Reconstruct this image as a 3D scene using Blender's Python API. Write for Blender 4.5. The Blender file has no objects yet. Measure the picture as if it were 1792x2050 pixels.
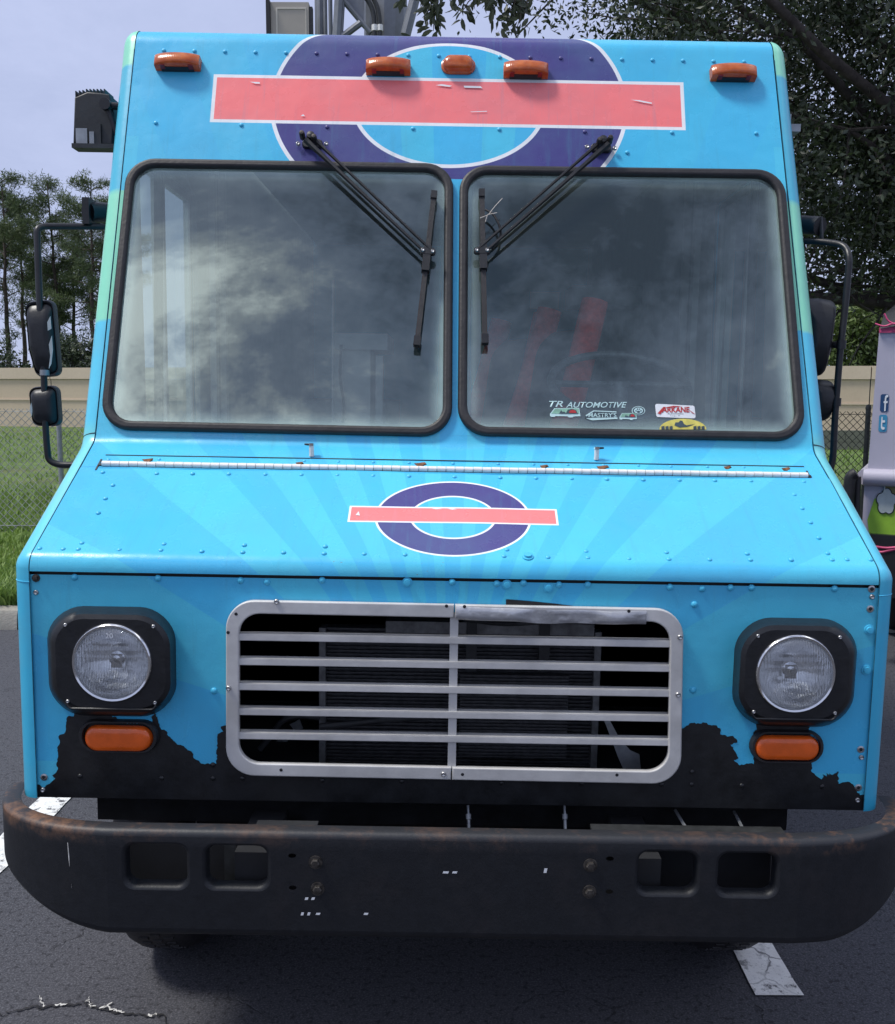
import bpy, bmesh, math, random
import numpy as np
from mathutils import Vector, Matrix, Quaternion, noise as mnoise
random.seed(7); rng = np.random.default_rng(7)
S = bpy.context.scene
COL = S.collection

# ------------------------------------------------------------------ camera
F, CX, CY = 1934.7, 896.0, 1025.0          # focal length and centre, in pixels of a 1792 x 2050 picture
CAMH, PITCH, ROLL = 1.65, math.radians(7.0), math.radians(0.2)
cam = bpy.data.cameras.new('camera'); camo = bpy.data.objects.new('camera', cam); COL.objects.link(camo)
cam.sensor_fit = 'VERTICAL'; cam.sensor_height = 36.0; cam.lens = 36.0 * F / 2050.0
cam.clip_start = 0.05; cam.clip_end = 2000
camo.matrix_world = Matrix.Translation((0, 0, CAMH)) @ Matrix.Rotation(math.pi / 2 - PITCH, 4, 'X') @ Matrix.Rotation(ROLL, 4, 'Z')
S.camera = camo

# ------------------------------------------------------------------ light
SUN_AZ, SUN_EL = math.radians(101), math.radians(61)       # high over the mirror side of the truck
sd = Vector((-math.sin(SUN_AZ) * math.cos(SUN_EL), math.cos(SUN_AZ) * math.cos(SUN_EL), math.sin(SUN_EL)))
sun = bpy.data.lights.new('sun', 'SUN'); sun.energy = 3.3; sun.angle = math.radians(11); sun.color = (1, .965, .9)
suno = bpy.data.objects.new('sun', sun); COL.objects.link(suno)
suno.rotation_euler = sd.to_track_quat('Z', 'Y').to_euler(); suno.location = sd * 60
S.view_settings.view_transform = 'Standard'; S.view_settings.look = 'None'
S.view_settings.exposure = 0.0; S.view_settings.gamma = 1.0
S.render.engine = 'CYCLES'

# ------------------------------------------------------------------ node helpers
class NT:
    def __init__(s, tree): s.t = tree
    def n(s, typ, ins=None, **pr):
        nd = s.t.nodes.new(typ)
        for k, v in pr.items(): setattr(nd, k, v)
        if ins:
            for k, v in ins.items(): s.set(nd.inputs[k], v)
        return nd
    def set(s, sock, v):
        if isinstance(v, bpy.types.NodeSocket): s.t.links.new(v, sock)
        elif v is not None:
            if isinstance(v, (tuple, list)) and len(v) == 3 and len(getattr(sock, 'default_value', (0,))) == 4: v = (*v, 1)
            sock.default_value = v
    def m(s, op, a, b=None, c=None, clamp=False):
        nd = s.t.nodes.new('ShaderNodeMath'); nd.operation = op; nd.use_clamp = clamp
        for i, v in enumerate((a, b, c)):
            if v is not None: s.set(nd.inputs[i], v)
        return nd.outputs[0]
    def mix(s, f, a, b, mode='MIX'):
        nd = s.t.nodes.new('ShaderNodeMix'); nd.data_type = 'RGBA'; nd.blend_type = mode
        s.set(nd.inputs[0], f); s.set(nd.inputs[6], a); s.set(nd.inputs[7], b)
        return nd.outputs[2]
    def ramp(s, f, stops, interp='LINEAR'):
        nd = s.t.nodes.new('ShaderNodeValToRGB'); cr = nd.color_ramp; cr.interpolation = interp
        while len(cr.elements) < len(stops): cr.elements.new(0.5)
        for e, (p, c) in zip(cr.elements, stops):
            e.position = p
            e.color = (*c, 1) if isinstance(c, (tuple, list)) else (c, c, c, 1)
        s.set(nd.inputs[0], f)
        return nd.outputs[0]
    def noise(s, vec, scale, detail=4, rough=.55, dist=0.0):
        nd = s.n('ShaderNodeTexNoise', {'Scale': scale, 'Detail': detail, 'Roughness': rough, 'Distortion': dist})
        s.set(nd.inputs['Vector'], vec)
        return nd.outputs['Fac']
    def bump(s, h, strength=.3, dist=.01):
        return s.n('ShaderNodeBump', {'Height': h, 'Strength': strength, 'Distance': dist}).outputs[0]

world = bpy.data.worlds.new('World'); S.world = world; world.use_nodes = True
wt = NT(world.node_tree); world.node_tree.nodes.clear()
sky = wt.n('ShaderNodeTexSky', sky_type='NISHITA'); sky.sun_disc = False
sky.sun_elevation = SUN_EL; sky.sun_rotation = -SUN_AZ; sky.air_density = 1.0; sky.dust_density = 2.0
gen = wt.n('ShaderNodeTexCoord').outputs['Generated']
sx = wt.n('ShaderNodeSeparateXYZ', {0: gen})
zz = wt.m('ADD', wt.m('MAXIMUM', sx.outputs[2], 0.0), 0.22)
cv = wt.n('ShaderNodeCombineXYZ', {0: wt.m('DIVIDE', sx.outputs[0], zz), 1: wt.m('DIVIDE', sx.outputs[1], zz), 2: 31.7})
cl1 = wt.noise(cv.outputs[0], 2.3, 12, .67, .3)
# low down the clouds wash out in haze, overhead they break up
hz = wt.ramp(sx.outputs[2], [(.36, .09), (.62, 1.0)])
cl2 = wt.m('ADD', .52, wt.m('MULTIPLY', wt.m('SUBTRACT', cl1, .50), hz))
ccol = wt.ramp(cl2, [(.40, (1.5, 1.9, 3.0)), (.48, (4.2, 4.9, 7.4)), (.54, (6.0, 6.7, 9.5)), (.59, (11.0, 11.5, 13.5)), (.66, (26.0, 26.4, 27.5))])
wcol = wt.mix(.90, sky.outputs[0], ccol)
bg = wt.n('ShaderNodeBackground', {'Color': wcol, 'Strength': 0.10})
wo = wt.n('ShaderNodeOutputWorld'); world.node_tree.links.new(bg.outputs[0], wo.inputs[0])

# ------------------------------------------------------------------ materials
MATS = {}
def new_mat(name):
    m = bpy.data.materials.new(name); m.use_nodes = True; m.node_tree.nodes.clear()
    t = NT(m.node_tree); MATS[name] = m
    return m, t
def finish(m, t, shader):
    o = t.n('ShaderNodeOutputMaterial'); m.node_tree.links.new(shader, o.inputs[0]); return m
def pbsdf(t, col, rough=.5, metal=0.0, normal=None, coat=0.0, spec=.5, coat_rough=.1):
    nd = t.n('ShaderNodeBsdfPrincipled', {'Base Color': col, 'Roughness': rough, 'Metallic': metal, 'Coat Weight': coat, 'Specular IOR Level': spec, 'Coat Roughness': coat_rough})
    if normal is not None: t.set(nd.inputs['Normal'], normal)
    return nd.outputs[0]
def simple(name, col, rough=.5, metal=0.0, var=.18, scale=14, bump=.0, bscale=90, coat=0.0, spec=.5):
    """procedural paint / plastic / metal: a base colour with grime noise and fine relief"""
    m, t = new_mat(name)
    oc = t.n('ShaderNodeTexCoord').outputs['Object']
    nz = t.noise(oc, scale, 6, .6)
    c2 = tuple(max(0, c * (1 - var * 1.6)) for c in col); c1 = tuple(min(1, c * (1 + var * .6)) for c in col)
    c = t.mix(t.ramp(nz, [(.3, 0.0), (.7, 1.0)]), c2, c1)
    r = t.m('ADD', rough - .08, t.m('MULTIPLY', t.noise(oc, scale * 2.3, 4), .16))
    nrm = t.bump(t.noise(oc, bscale, 3), bump, .004) if bump else None
    return finish(m, t, pbsdf(t, c, r, metal, nrm, coat, spec))

simple('black_rubber', (.017, .016, .018), .55, var=.3, scale=30, bump=.25)
simple('black_plastic', (.0085, .0095, .012), .42, var=.3, scale=25, bump=.15)
simple('black_paint', (.012, .013, .015), .4, var=.4, scale=18, bump=.12)
simple('dark_void', (.011, .012, .015), .8)
simple('aluminium', (.57, .565, .55), .5, .15, var=.16, scale=9, bump=.12, bscale=40)
simple('dented_aluminium', (.50, .51, .53), .34, .6, var=.22, scale=12, bump=.9, bscale=22)
simple('chrome', (.72, .72, .72), .12, 1.0, var=.05)
simple('screw_metal', (.5, .5, .5), .35, .9, var=.25, scale=120)
simple('old_bolt', (.075, .068, .062), .55, .6, var=.5, scale=90)
simple('white_metal', (.82, .81, .79), .45, .0, var=.10, scale=40)
simple('cyan_body', (.068, .50, .76), .38, var=.06, scale=5)
simple('seam_blue', (.025, .17, .25), .6, var=.4, scale=30)
simple('roof_paint', (.62, .63, .64), .5, var=.1)
simple('cabin_panel', (.36, .40, .40), .6, var=.15, scale=6)
simple('cabin_white', (.55, .58, .56), .5, var=.1, scale=6)
simple('dark_trim', (.028, .030, .034), .6, var=.25)
simple('red_fabric', (.75, .06, .035), .8, var=.2, scale=60, bump=.3, bscale=300)
simple('floodlight_body', (.030, .034, .036), .5, var=.3, bump=.1)
simple('galvanised', (.33, .35, .37), .5, .5, var=.2, scale=30)
simple('fence_dark', (.045, .048, .05), .5, .3, var=.3, scale=30)
simple('fence_wire', (.36, .375, .37), .5, .35, var=.3, scale=8)
simple('steel_grey', (.20, .215, .24), .5, .25, var=.18, scale=2.2, bump=.1, bscale=12)
simple('cabinet_beige', (.42, .385, .33), .6, var=.06, scale=2)
simple('cabinet_edge', (.62, .58, .50), .6, var=.06)
simple('lavender', (.46, .435, .515), .35, var=.07, scale=3, coat=.2)
simple('pink_cord', (.60, .07, .19), .6, var=.2)
simple('sign_navy', (.020, .065, .17), .4, var=.1)
simple('sign_blue', (.05, .27, .45), .4, var=.1)
simple('print_white', (.74, .76, .78), .45, var=.06)
simple('print_grey', (.45, .5, .5), .45, var=.1)
simple('print_green', (.27, .48, .04), .45, var=.08)
simple('print_olive', (.22, .20, .06), .45, var=.08)
simple('print_black', (.012, .012, .014), .45, var=.1)
simple('sticker_green', (.25, .48, .36), .5, var=.2, scale=60)
simple('sticker_red', (.45, .03, .03), .5, var=.1)
simple('sticker_yellow', (.68, .60, .13), .5, var=.15, scale=60)
simple('sticker_cyan', (.50, .70, .70), .5, var=.1)
simple('sticker_dark', (.05, .08, .10), .5, var=.2)
simple('red_lens', (.35, .02, .02), .3, var=.2)
simple('dead_leaf', (.20, .085, .035), .8, var=.5, scale=90)
simple('bark', (.055, .047, .042), .9, var=.5, scale=9, bump=.9, bscale=25)
simple('pine_bark', (.075, .058, .048), .9, var=.5, scale=4, bump=.8, bscale=12)
simple('twig', (.09, .08, .07), .9, var=.3)
simple('pale_twig', (.45, .42, .38), .8, var=.2)
simple('chalk', (.62, .61, .58), .9, var=.25, scale=60)
simple('crack_tar', (.012, .012, .014), .85, var=.3)
simple('radiator_core', (.07, .072, .078), .6, .2, var=.35, scale=60)
simple('radiator_rail', (.19, .195, .20), .55, .5, var=.3, scale=40)

def leafmat(name, c1, c2, scale=3.0, rough=.5, trans=.0):
    m, t = new_mat(name)
    ge = t.n('ShaderNodeNewGeometry')
    oc = t.n('ShaderNodeTexCoord').outputs['Object']
    f = t.m('ADD', t.m('MULTIPLY', t.noise(oc, scale, 3), .7), t.m('MULTIPLY', ge.outputs['Random Per Island'], .5))
    c = t.mix(t.ramp(f, [(.3, 0.0), (.85, 1.0)]), c1, c2)
    sh = pbsdf(t, c, rough)
    if trans:
        tr = t.n('ShaderNodeBsdfTranslucent', {'Color': c}).outputs[0]
        sh = t.n('ShaderNodeMixShader', {0: trans, 1: sh, 2: tr}).outputs[0]
    return finish(m, t, sh)
leafmat('oak_leaf', (.016, .026, .013), (.042, .062, .026), 1.2, .45, .12)
leafmat('hanging_leaf', (.020, .030, .018), (.05, .065, .032), 4, .5, .1)
leafmat('pine_needle', (.045, .075, .034), (.12, .16, .065), .35, .6, .25)
leafmat('shrub_leaf', (.035, .065, .015), (.12, .17, .04), .5, .55, .15)
leafmat('dark_shrub_leaf', (.018, .032, .016), (.05, .075, .03), .5, .55, .1)
leafmat('grass_blade', (.10, .185, .032), (.23, .34, .075), .7, .6, .35)

def m_amber():
    m, t = new_mat('amber_lens')
    oc = t.n('ShaderNodeTexCoord').outputs['Object']
    c = t.mix(t.ramp(t.noise(oc, 30, 5), [(.35, 0.0), (.7, 1.0)]), (.42, .075, .012), (.72, .19, .035))
    c = t.mix(t.ramp(t.noise(oc, 70, 4), [(.5, 0.0), (.8, .35)]), c, (.45, .25, .15))
    w = t.n('ShaderNodeTexWave', {'Vector': oc, 'Scale': 60.0, 'Distortion': .3}, bands_direction='X')
    sh = pbsdf(t, c, .22, 0, t.bump(w.outputs['Fac'], .12, .002), .4)
    tr = t.n('ShaderNodeBsdfTranslucent', {'Color': (.9, .25, .03, 1)}).outputs[0]
    return finish(m, t, t.n('ShaderNodeMixShader', {0: .25, 1: sh, 2: tr}).outputs[0])
m_amber()
simple('signal_amber', (.80, .125, .014), .25, var=.12, scale=25, coat=.3)

def m_lens():
    """fluted sealed-beam glass"""
    m, t = new_mat('lamp_glass')
    oc = t.n('ShaderNodeTexCoord').outputs['Object']
    w1 = t.n('ShaderNodeTexWave', {'Vector': oc, 'Scale': 52.0, 'Distortion': .2, 'Detail': 1.0}, bands_direction='X')
    w2 = t.n('ShaderNodeTexWave', {'Vector': oc, 'Scale': 18.0, 'Distortion': .6}, bands_direction='Z')
    h = t.m('ADD', t.m('MULTIPLY', w1.outputs['Fac'], .8), t.m('MULTIPLY', w2.outputs['Fac'], .35))
    nm = t.bump(h, .55, .004)
    gl = t.n('ShaderNodeBsdfGlossy', {'Color': (.95, .97, 1, 1), 'Roughness': .03}); t.set(gl.inputs['Normal'], nm)
    tp = t.n('ShaderNodeBsdfTransparent', {'Color': (.93, .95, .96, 1)})
    fr = t.n('ShaderNodeFresnel', {'IOR': 1.5}); t.set(fr.inputs['Normal'], nm)
    return finish(m, t, t.n('ShaderNodeMixShader', {0: t.m('ADD', fr.outputs[0], .06), 1: tp.outputs[0], 2: gl.outputs[0]}).outputs[0])
m_lens()
def m_refl():
    m, t = new_mat('lamp_reflector')
    oc = t.n('ShaderNodeTexCoord').outputs['Object']
    w1 = t.n('ShaderNodeTexWave', {'Vector': oc, 'Scale': 60.0, 'Distortion': .3, 'Detail': 1.0}, bands_direction='X')
    w2 = t.n('ShaderNodeTexWave', {'Vector': oc, 'Scale': 14.0, 'Distortion': 1.2}, bands_direction='Z')
    hh = t.m('ADD', t.m('ADD', t.m('MULTIPLY', w1.outputs['Fac'], .5), t.m('MULTIPLY', w2.outputs['Fac'], .5)), t.noise(oc, 30, 3))
    return finish(m, t, pbsdf(t, (.98, .98, .975), .10, .62, t.bump(hh, .16, .005)))
m_refl()

def m_glass(name, tint, gloss, dust, dustcol, hw, hh, edge=True):
    """old laminated pane: clear body, reflection, dust film, milky delaminated edge. UV = metres from pane centre"""
    m, t = new_mat(name)
    uv = t.n('ShaderNodeUVMap').outputs[0]; sp = t.n('ShaderNodeSeparateXYZ', {0: uv})
    au = t.m('SUBTRACT', t.m('ABSOLUTE', sp.outputs[0]), hw); av = t.m('SUBTRACT', t.m('ABSOLUTE', sp.outputs[1]), hh)
    d = t.m('MAXIMUM', au, av)
    d = t.m('ADD', d, t.m('MULTIPLY', t.m('SUBTRACT', t.noise(uv, 6, 4), .5), .03))
    ef = t.ramp(t.m('ADD', d, 1.0), [(.90, 0.0), (.962, .10), (.985, .38), (1.0, .62)]) if edge else 0.0
    streak = t.noise(t.n('ShaderNodeVectorMath', {0: uv, 1: (3, 1.2, 1)}, operation='MULTIPLY').outputs[0], 2.2, 5, .6)
    film = t.m('ADD', dust * .62, t.m('MULTIPLY', t.m('MULTIPLY', streak, t.noise(uv, 2.5, 5)), dust * 1.5))
    tp = t.n('ShaderNodeBsdfTransparent', {'Color': (*tint, 1)}).outputs[0]
    df = t.n('ShaderNodeBsdfDiffuse', {'Color': t.mix(ef, dustcol, (.50, .72, .62)) if edge else (*dustcol, 1)}).outputs[0]
    gl = t.n('ShaderNodeBsdfGlossy', {'Color': (.86, 1, .95, 1), 'Roughness': .004}).outputs[0]
    a = t.n('ShaderNodeMixShader', {0: t.m('MAXIMUM', film, ef) if edge else film, 1: tp, 2: df}).outputs[0]
    lw = t.n('ShaderNodeFresnel', {'IOR': 1.5}).outputs[0]
    return finish(m, t, t.n('ShaderNodeMixShader', {0: t.m('ADD', lw, gloss, clamp=True), 1: a, 2: gl}).outputs[0])

# ------------------------------------------------------------------ geometry helpers
def setup(o, parent=None, **props):
    COL.objects.link(o)
    if parent is not None:
        o.parent = parent
        if parent.get('pinv'): o.matrix_parent_inverse = Matrix.Translation((0, -TRUCK_Y, 0))
    for k, v in props.items(): o[k] = v
    return o
def mesh(name, v, f, mat=None, smooth=None, uv=None):
    me = bpy.data.meshes.new(name); me.from_pydata([tuple(map(float, p)) for p in v], [], [tuple(q) for q in f]); me.update()
    return fin(me, mat, smooth, uv)
def fin(me, mat=None, smooth=None, uv=None):
    if mat: me.materials.append(MATS[mat] if isinstance(mat, str) else mat)
    if smooth is not None and len(me.polygons):
        me.polygons.foreach_set('use_smooth', [True] * len(me.polygons)); me.set_sharp_from_angle(angle=math.radians(smooth))
    if uv is not None:
        ul = me.uv_layers.new(name='UVMap')
        idx = np.empty(len(me.loops), dtype=np.int32); me.loops.foreach_get('vertex_index', idx)
        ul.data.foreach_set('uv', np.asarray(uv, dtype=np.float32)[idx].ravel())
    me.update(); return me
def ob(name, me, parent=None, **props): return setup(bpy.data.objects.new(name, me), parent, **props)
class MB:
    """collects shapes into one mesh"""
    def __init__(s): s.v = []; s.f = []
    def add(s, v, f):
        o = len(s.v); s.v += [tuple(map(float, p)) for p in v]; s.f += [tuple(i + o for i in q) for q in f]; return s
    def box(s, a, b, M=None):
        x0, y0, z0 = a; x1, y1, z1 = b
        v = [Vector(p) for p in ((x0,y0,z0),(x1,y0,z0),(x1,y1,z0),(x0,y1,z0),(x0,y0,z1),(x1,y0,z1),(x1,y1,z1),(x0,y1,z1))]
        if M: v = [M @ p for p in v]
        return s.add(v, [(0,3,2,1),(4,5,6,7),(0,1,5,4),(1,2,6,5),(2,3,7,6),(3,0,4,7)])
    def rings(s, rings, cap0=True, cap1=True, closed=True):
        n = len(rings[0]); v = [p for r in rings for p in r]; f = []
        for i in range(len(rings) - 1):
            for j in range(n if closed else n - 1):
                k = (j + 1) % n; f.append((i*n+j, i*n+k, (i+1)*n+k, (i+1)*n+j))
        if cap0: f.append(tuple(range(n - 1, -1, -1)))
        if cap1: f.append(tuple((len(rings)-1)*n + j for j in range(n)))
        return s.add(v, f)
    def tube(s, pts, r, seg=8, cap=True):
        pts = [Vector(p) for p in pts]; rr = r if isinstance(r, (list, tuple)) else [r] * len(pts)
        rings = []; up = None
        for i, p in enumerate(pts):
            d = (pts[min(i+1, len(pts)-1)] - pts[max(i-1, 0)]).normalized()
            if up is None:
                up = Vector((0,0,1)) if abs(d.z) < .9 else Vector((1,0,0))
            a = d.cross(up).normalized(); up = a.cross(d).normalized()
            rings.append([p + (a * math.cos(t) + up * math.sin(t)) * rr[i] for t in [2*math.pi*k/seg for k in range(seg)]])
        return s.rings(rings, cap, cap)
    def lathe(s, prof, M, seg=16, cap0=False, cap1=False):
        """prof: (radius, height) pairs round local Z"""
        rings = [[M @ Vector((r*math.cos(t), r*math.sin(t), h)) for t in [2*math.pi*k/seg for k in range(seg)]] for r, h in prof]
        return s.rings(rings, cap0, cap1)
    def tri(s, me, M=None):
        v = [(M @ x.co) if M else x.co for x in me.vertices]
        s.add(v, [tuple(p.vertices) for p in me.polygons]); return s
    def build(s, name, mat, parent=None, smooth=40, **props):
        return ob(name, mesh(name, s.v, s.f, mat, smooth), parent, **props)
    def mesh(s, name, mat, smooth=40): return mesh(name, s.v, s.f, mat, smooth)

def roundpoly(pts, r, n=6):
    """round the corners of a polygon; r one value or one per corner"""
    out = []; N = len(pts)
    for i, p in enumerate(pts):
        ri = r[i] if isinstance(r, (list, tuple)) else r
        p = Vector(p[:2]); a = (Vector(pts[i-1][:2]) - p); b = (Vector(pts[(i+1) % N][:2]) - p)
        if ri <= 1e-5: out.append((p.x, p.y)); continue
        an, bn = a.normalized(), b.normalized(); ang = math.acos(max(-1, min(1, an.dot(bn))))
        T = min(ri / math.tan(ang/2), a.length*.5, b.length*.5); rad = T*math.tan(ang/2)
        c = p + (an+bn).normalized() * rad / math.sin(ang/2)
        v0 = p + an*T - c; v1 = p + bn*T - c
        a0 = math.atan2(v0.y, v0.x); a1 = math.atan2(v1.y, v1.x); da = (a1 - a0 + math.pi) % (2*math.pi) - math.pi
        for k in range(n+1):
            t = a0 + da*k/n; out.append((c.x + rad*math.cos(t), c.y + rad*math.sin(t)))
    return out
def inset(pts, d):
    """inset a convex anticlockwise polygon"""
    N = len(pts); L = []
    for i in range(N):
        p, q = Vector(pts[i]), Vector(pts[(i+1) % N]); e = (q-p).normalized(); nrm = Vector((-e.y, e.x)); L.append((p + nrm*d, e))
    out = []
    for i in range(N):
        (p, e), (q, g) = L[i-1], L[i]; den = e.x*g.y - e.y*g.x; t = ((q.x-p.x)*g.y - (q.y-p.y)*g.x)/den; out.append((p.x + e.x*t, p.y + e.y*t))
    return out
def rect(x0, y0, x1, y1): return [(x0,y0),(x1,y0),(x1,y1),(x0,y1)]
def fillmesh(outer, holes=(), depth=0.0, bevel=0.0, res=2):
    cu = bpy.data.curves.new('outline', 'CURVE'); cu.dimensions = '2D'; cu.fill_mode = 'BOTH' if depth or bevel else 'FRONT'
    cu.extrude = max(0, depth/2 - bevel); cu.bevel_depth = bevel; cu.bevel_resolution = res; cu.offset = -bevel if bevel else 0
    for pl in [outer, *holes]:
        sp = cu.splines.new('POLY'); sp.points.add(len(pl)-1); sp.use_cyclic_u = True
        for k, p in enumerate(pl): sp.points[k].co = (p[0], p[1], 0, 1)
    o = bpy.data.objects.new('outline', cu); me = bpy.data.meshes.new_from_object(o)
    bpy.data.objects.remove(o); bpy.data.curves.remove(cu); me.materials.clear()
    while me.uv_layers: me.uv_layers.remove(me.uv_layers[0])
    return me
def plate(name, outer, M, mat, parent=None, holes=(), depth=0.0, bevel=0.0, w=0.0, smooth=35, uvf=None, **props):
    """flat plate in the plane of M (u, v, outward); w shifts it outward"""
    me = fillmesh(outer, holes, depth, bevel)
    if len(me.polygons):
        up = sum(p.normal.z * p.area for p in me.polygons)
        if up < -1e-9 and not depth: me.flip_normals()
    uv = [uvf(x.co.x, x.co.y) for x in me.vertices] if uvf else None
    me.transform(M @ Matrix.Translation((0, 0, w))); me.name = name
    fin(me, mat, smooth, uv); return ob(name, me, parent, **props)
def textmesh(txt, box, shear=0.0, bold=0.0):
    cu = bpy.data.curves.new('lettering', 'FONT'); cu.body = txt; cu.size = 1; cu.shear = shear; cu.offset = bold; cu.fill_mode = 'FRONT'; cu.resolution_u = 3
    o = bpy.data.objects.new('lettering', cu); me = bpy.data.meshes.new_from_object(o); bpy.data.objects.remove(o); bpy.data.curves.remove(cu); me.materials.clear()
    xs = [v.co.x for v in me.vertices]; ys = [v.co.y for v in me.vertices]; x0, x1, y0, y1 = min(xs), max(xs), min(ys), max(ys)
    for v in me.vertices:
        v.co.x = box[0] + (v.co.x-x0)/(x1-x0)*(box[2]-box[0]); v.co.y = box[1] + (v.co.y-y0)/(y1-y0)*(box[3]-box[1]); v.co.z = 0
    return me
def ellipse(cx, cy, a, b, n=40, t0=0, t1=2*math.pi):
    full = abs(t1-t0-2*math.pi) < 1e-6
    return [(cx + a*math.cos(t0+(t1-t0)*k/(n if full else n-1)), cy + b*math.sin(t0+(t1-t0)*k/(n if full else n-1))) for k in range(n)]
def smoothpath(pts, r=.03, n=6):
    """3D polyline with rounded bends"""
    P = [Vector(p) for p in pts]; out = [P[0]]
    for i in range(1, len(P)-1):
        a = P[i-1]-P[i]; b = P[i+1]-P[i]; T = min(r, a.length*.48, b.length*.48)
        s, e = P[i]+a.normalized()*T, P[i]+b.normalized()*T
        for k in range(n+1):
            t = k/n; out.append(s*(1-t)**2 + P[i]*2*t*(1-t) + e*t*t)
    return out + [P[-1]]
def pillow(outline, layers, M):
    """layers: (scale, height, shift_u, shift_v) stacked outlines -> rings"""
    cx = sum(p[0] for p in outline)/len(outline); cy = sum(p[1] for p in outline)/len(outline)
    return [[M @ Vector((cx+(p[0]-cx)*s+du, cy+(p[1]-cy)*s+dv, h)) for p in outline] for s, h, du, dv in [(*l, 0, 0)[:4] if len(l) < 4 else l for l in layers]]

# ------------------------------------------------------------------ pixel -> place
def ray(x, y):
    a, b = (x-CX)/F, (CY-y)/F
    a, b = a*math.cos(ROLL)-b*math.sin(ROLL), a*math.sin(ROLL)+b*math.cos(ROLL)
    return Vector((a, math.cos(PITCH)+b*math.sin(PITCH), -math.sin(PITCH)+b*math.cos(PITCH)))
CP = Vector((0, 0, CAMH))
def atY(x, y, Y): d = ray(x, y); return CP + d*(Y/d.y)
def atZ(x, y, z=0.0): d = ray(x, y); return CP + d*((z-CAMH)/d.z)
LEAN = math.radians(.75); RL = Matrix.Rotation(LEAN, 3, 'Y'); PIV = Vector((0, 0, .35)); TRUCK_Y = 3.0
RLI = RL.inverted(); OL = RLI @ (CP - PIV) + PIV
def onplane(x, y, p0, n):
    d = RLI @ ray(x, y); p0 = Vector(p0); n = Vector(n); return OL + d*((p0-OL).dot(n)/d.dot(n))
def tY(x, y, Y): return onplane(x, y, (0, Y, 0), (0, 1, 0))
def tX(x, y, X): return onplane(x, y, (X, 0, 0), (1, 0, 0))

# ================================================================== SETTING
def m_asphalt():
    m, t = new_mat('asphalt')
    oc = t.n('ShaderNodeTexCoord').outputs['Object']
    big = t.noise(oc, .55, 6, .6); mid = t.noise(oc, 7, 6, .65); fine = t.noise(oc, 170, 3, .7)
    vo = t.n('ShaderNodeTexVoronoi', {'Vector': oc, 'Scale': 130.0}); peb = vo.outputs['Distance']
    dv = t.n('ShaderNodeVectorMath', {0: oc, 1: t.n('ShaderNodeVectorMath', {0: t.n('ShaderNodeTexNoise', {'Vector': oc, 'Scale': 3.0, 'Detail': 6.0}).outputs['Color'], 1: (.45, .45, .45)}, operation='MULTIPLY').outputs[0]}, operation='ADD').outputs[0]
    cr = t.n('ShaderNodeTexVoronoi', {'Vector': dv, 'Scale': .75}, feature='DISTANCE_TO_EDGE').outputs['Distance']
    cr2 = t.n('ShaderNodeTexVoronoi', {'Vector': dv, 'Scale': 2.7}, feature='DISTANCE_TO_EDGE').outputs['Distance']
    crack = t.ramp(cr, [(.0, 1.0), (.0075, .0)])
    short = t.m('MULTIPLY', t.ramp(cr2, [(.0, 1.0), (.012, .0)]), t.ramp(t.noise(oc, 2.3, 3), [(.55, 0.0), (.62, 1.0)]))
    crk = t.m('MAXIMUM', t.m('MULTIPLY', crack, t.ramp(t.noise(oc, .9, 3), [(.6, 0.0), (.7, .6)])), t.m('MULTIPLY', short, .8))
    c = t.mix(t.ramp(big, [(.3, 0.0), (.7, 1.0)]), (.040, .041, .049), (.060, .061, .071))
    c = t.mix(t.ramp(mid, [(.35, 0.0), (.75, .55)]), c, (.037, .038, .046))
    c = t.mix(t.ramp(fine, [(.47, 0.0), (.66, .9)]), c, (.125, .125, .14))
    c = t.mix(t.ramp(t.noise(oc, 60, 3), [(.54, 0.0), (.66, .75)]), c, (.016, .016, .02))
    c = t.mix(t.m('MULTIPLY', crk, .85), c, (.010, .010, .012))
    h = t.m('SUBTRACT', t.m('ADD', t.m('MULTIPLY', peb, .35), t.m('ADD', t.m('MULTIPLY', fine, .8), t.noise(oc, 420, 2, .7))), t.m('MULTIPLY', crk, 2.0))
    return finish(m, t, pbsdf(t, c, .82, 0, t.bump(h, .55, .004), spec=.35))
m_asphalt()
def m_ground(name, a, b, scale, bump=.5, extra=None):
    m, t = new_mat(name)
    oc = t.n('ShaderNodeTexCoord').outputs['Object']
    f = t.m('ADD', t.m('MULTIPLY', t.noise(oc, scale, 6, .65), .6), t.m('MULTIPLY', t.noise(oc, scale*14, 4, .7), .4))
    c = t.mix(t.ramp(f, [(.35, 0.0), (.68, 1.0)]), a, b)
    if extra: c = t.mix(t.ramp(t.noise(oc, scale*.35, 4), [(.55, 0.0), (.7, .7)]), c, extra)
    return finish(m, t, pbsdf(t, c, .9, 0, t.bump(t.noise(oc, scale*30, 3), bump, .01), spec=.25))
m_ground('lawn_soil', (.06, .10, .025), (.13, .19, .05), 1.1, .8, (.11, .10, .05))
m_ground('kerb_concrete', (.27, .25, .215), (.42, .395, .345), 3, .4, (.18, .165, .14))
m_ground('wall_concrete', (.56, .45, .335), (.63, .515, .385), .7, .15)
m_ground('cap_concrete', (.60, .49, .37), (.67, .555, .43), .7, .15)
m_ground('grey_block', (.15, .155, .125), (.22, .225, .185), .8, .3)
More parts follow.
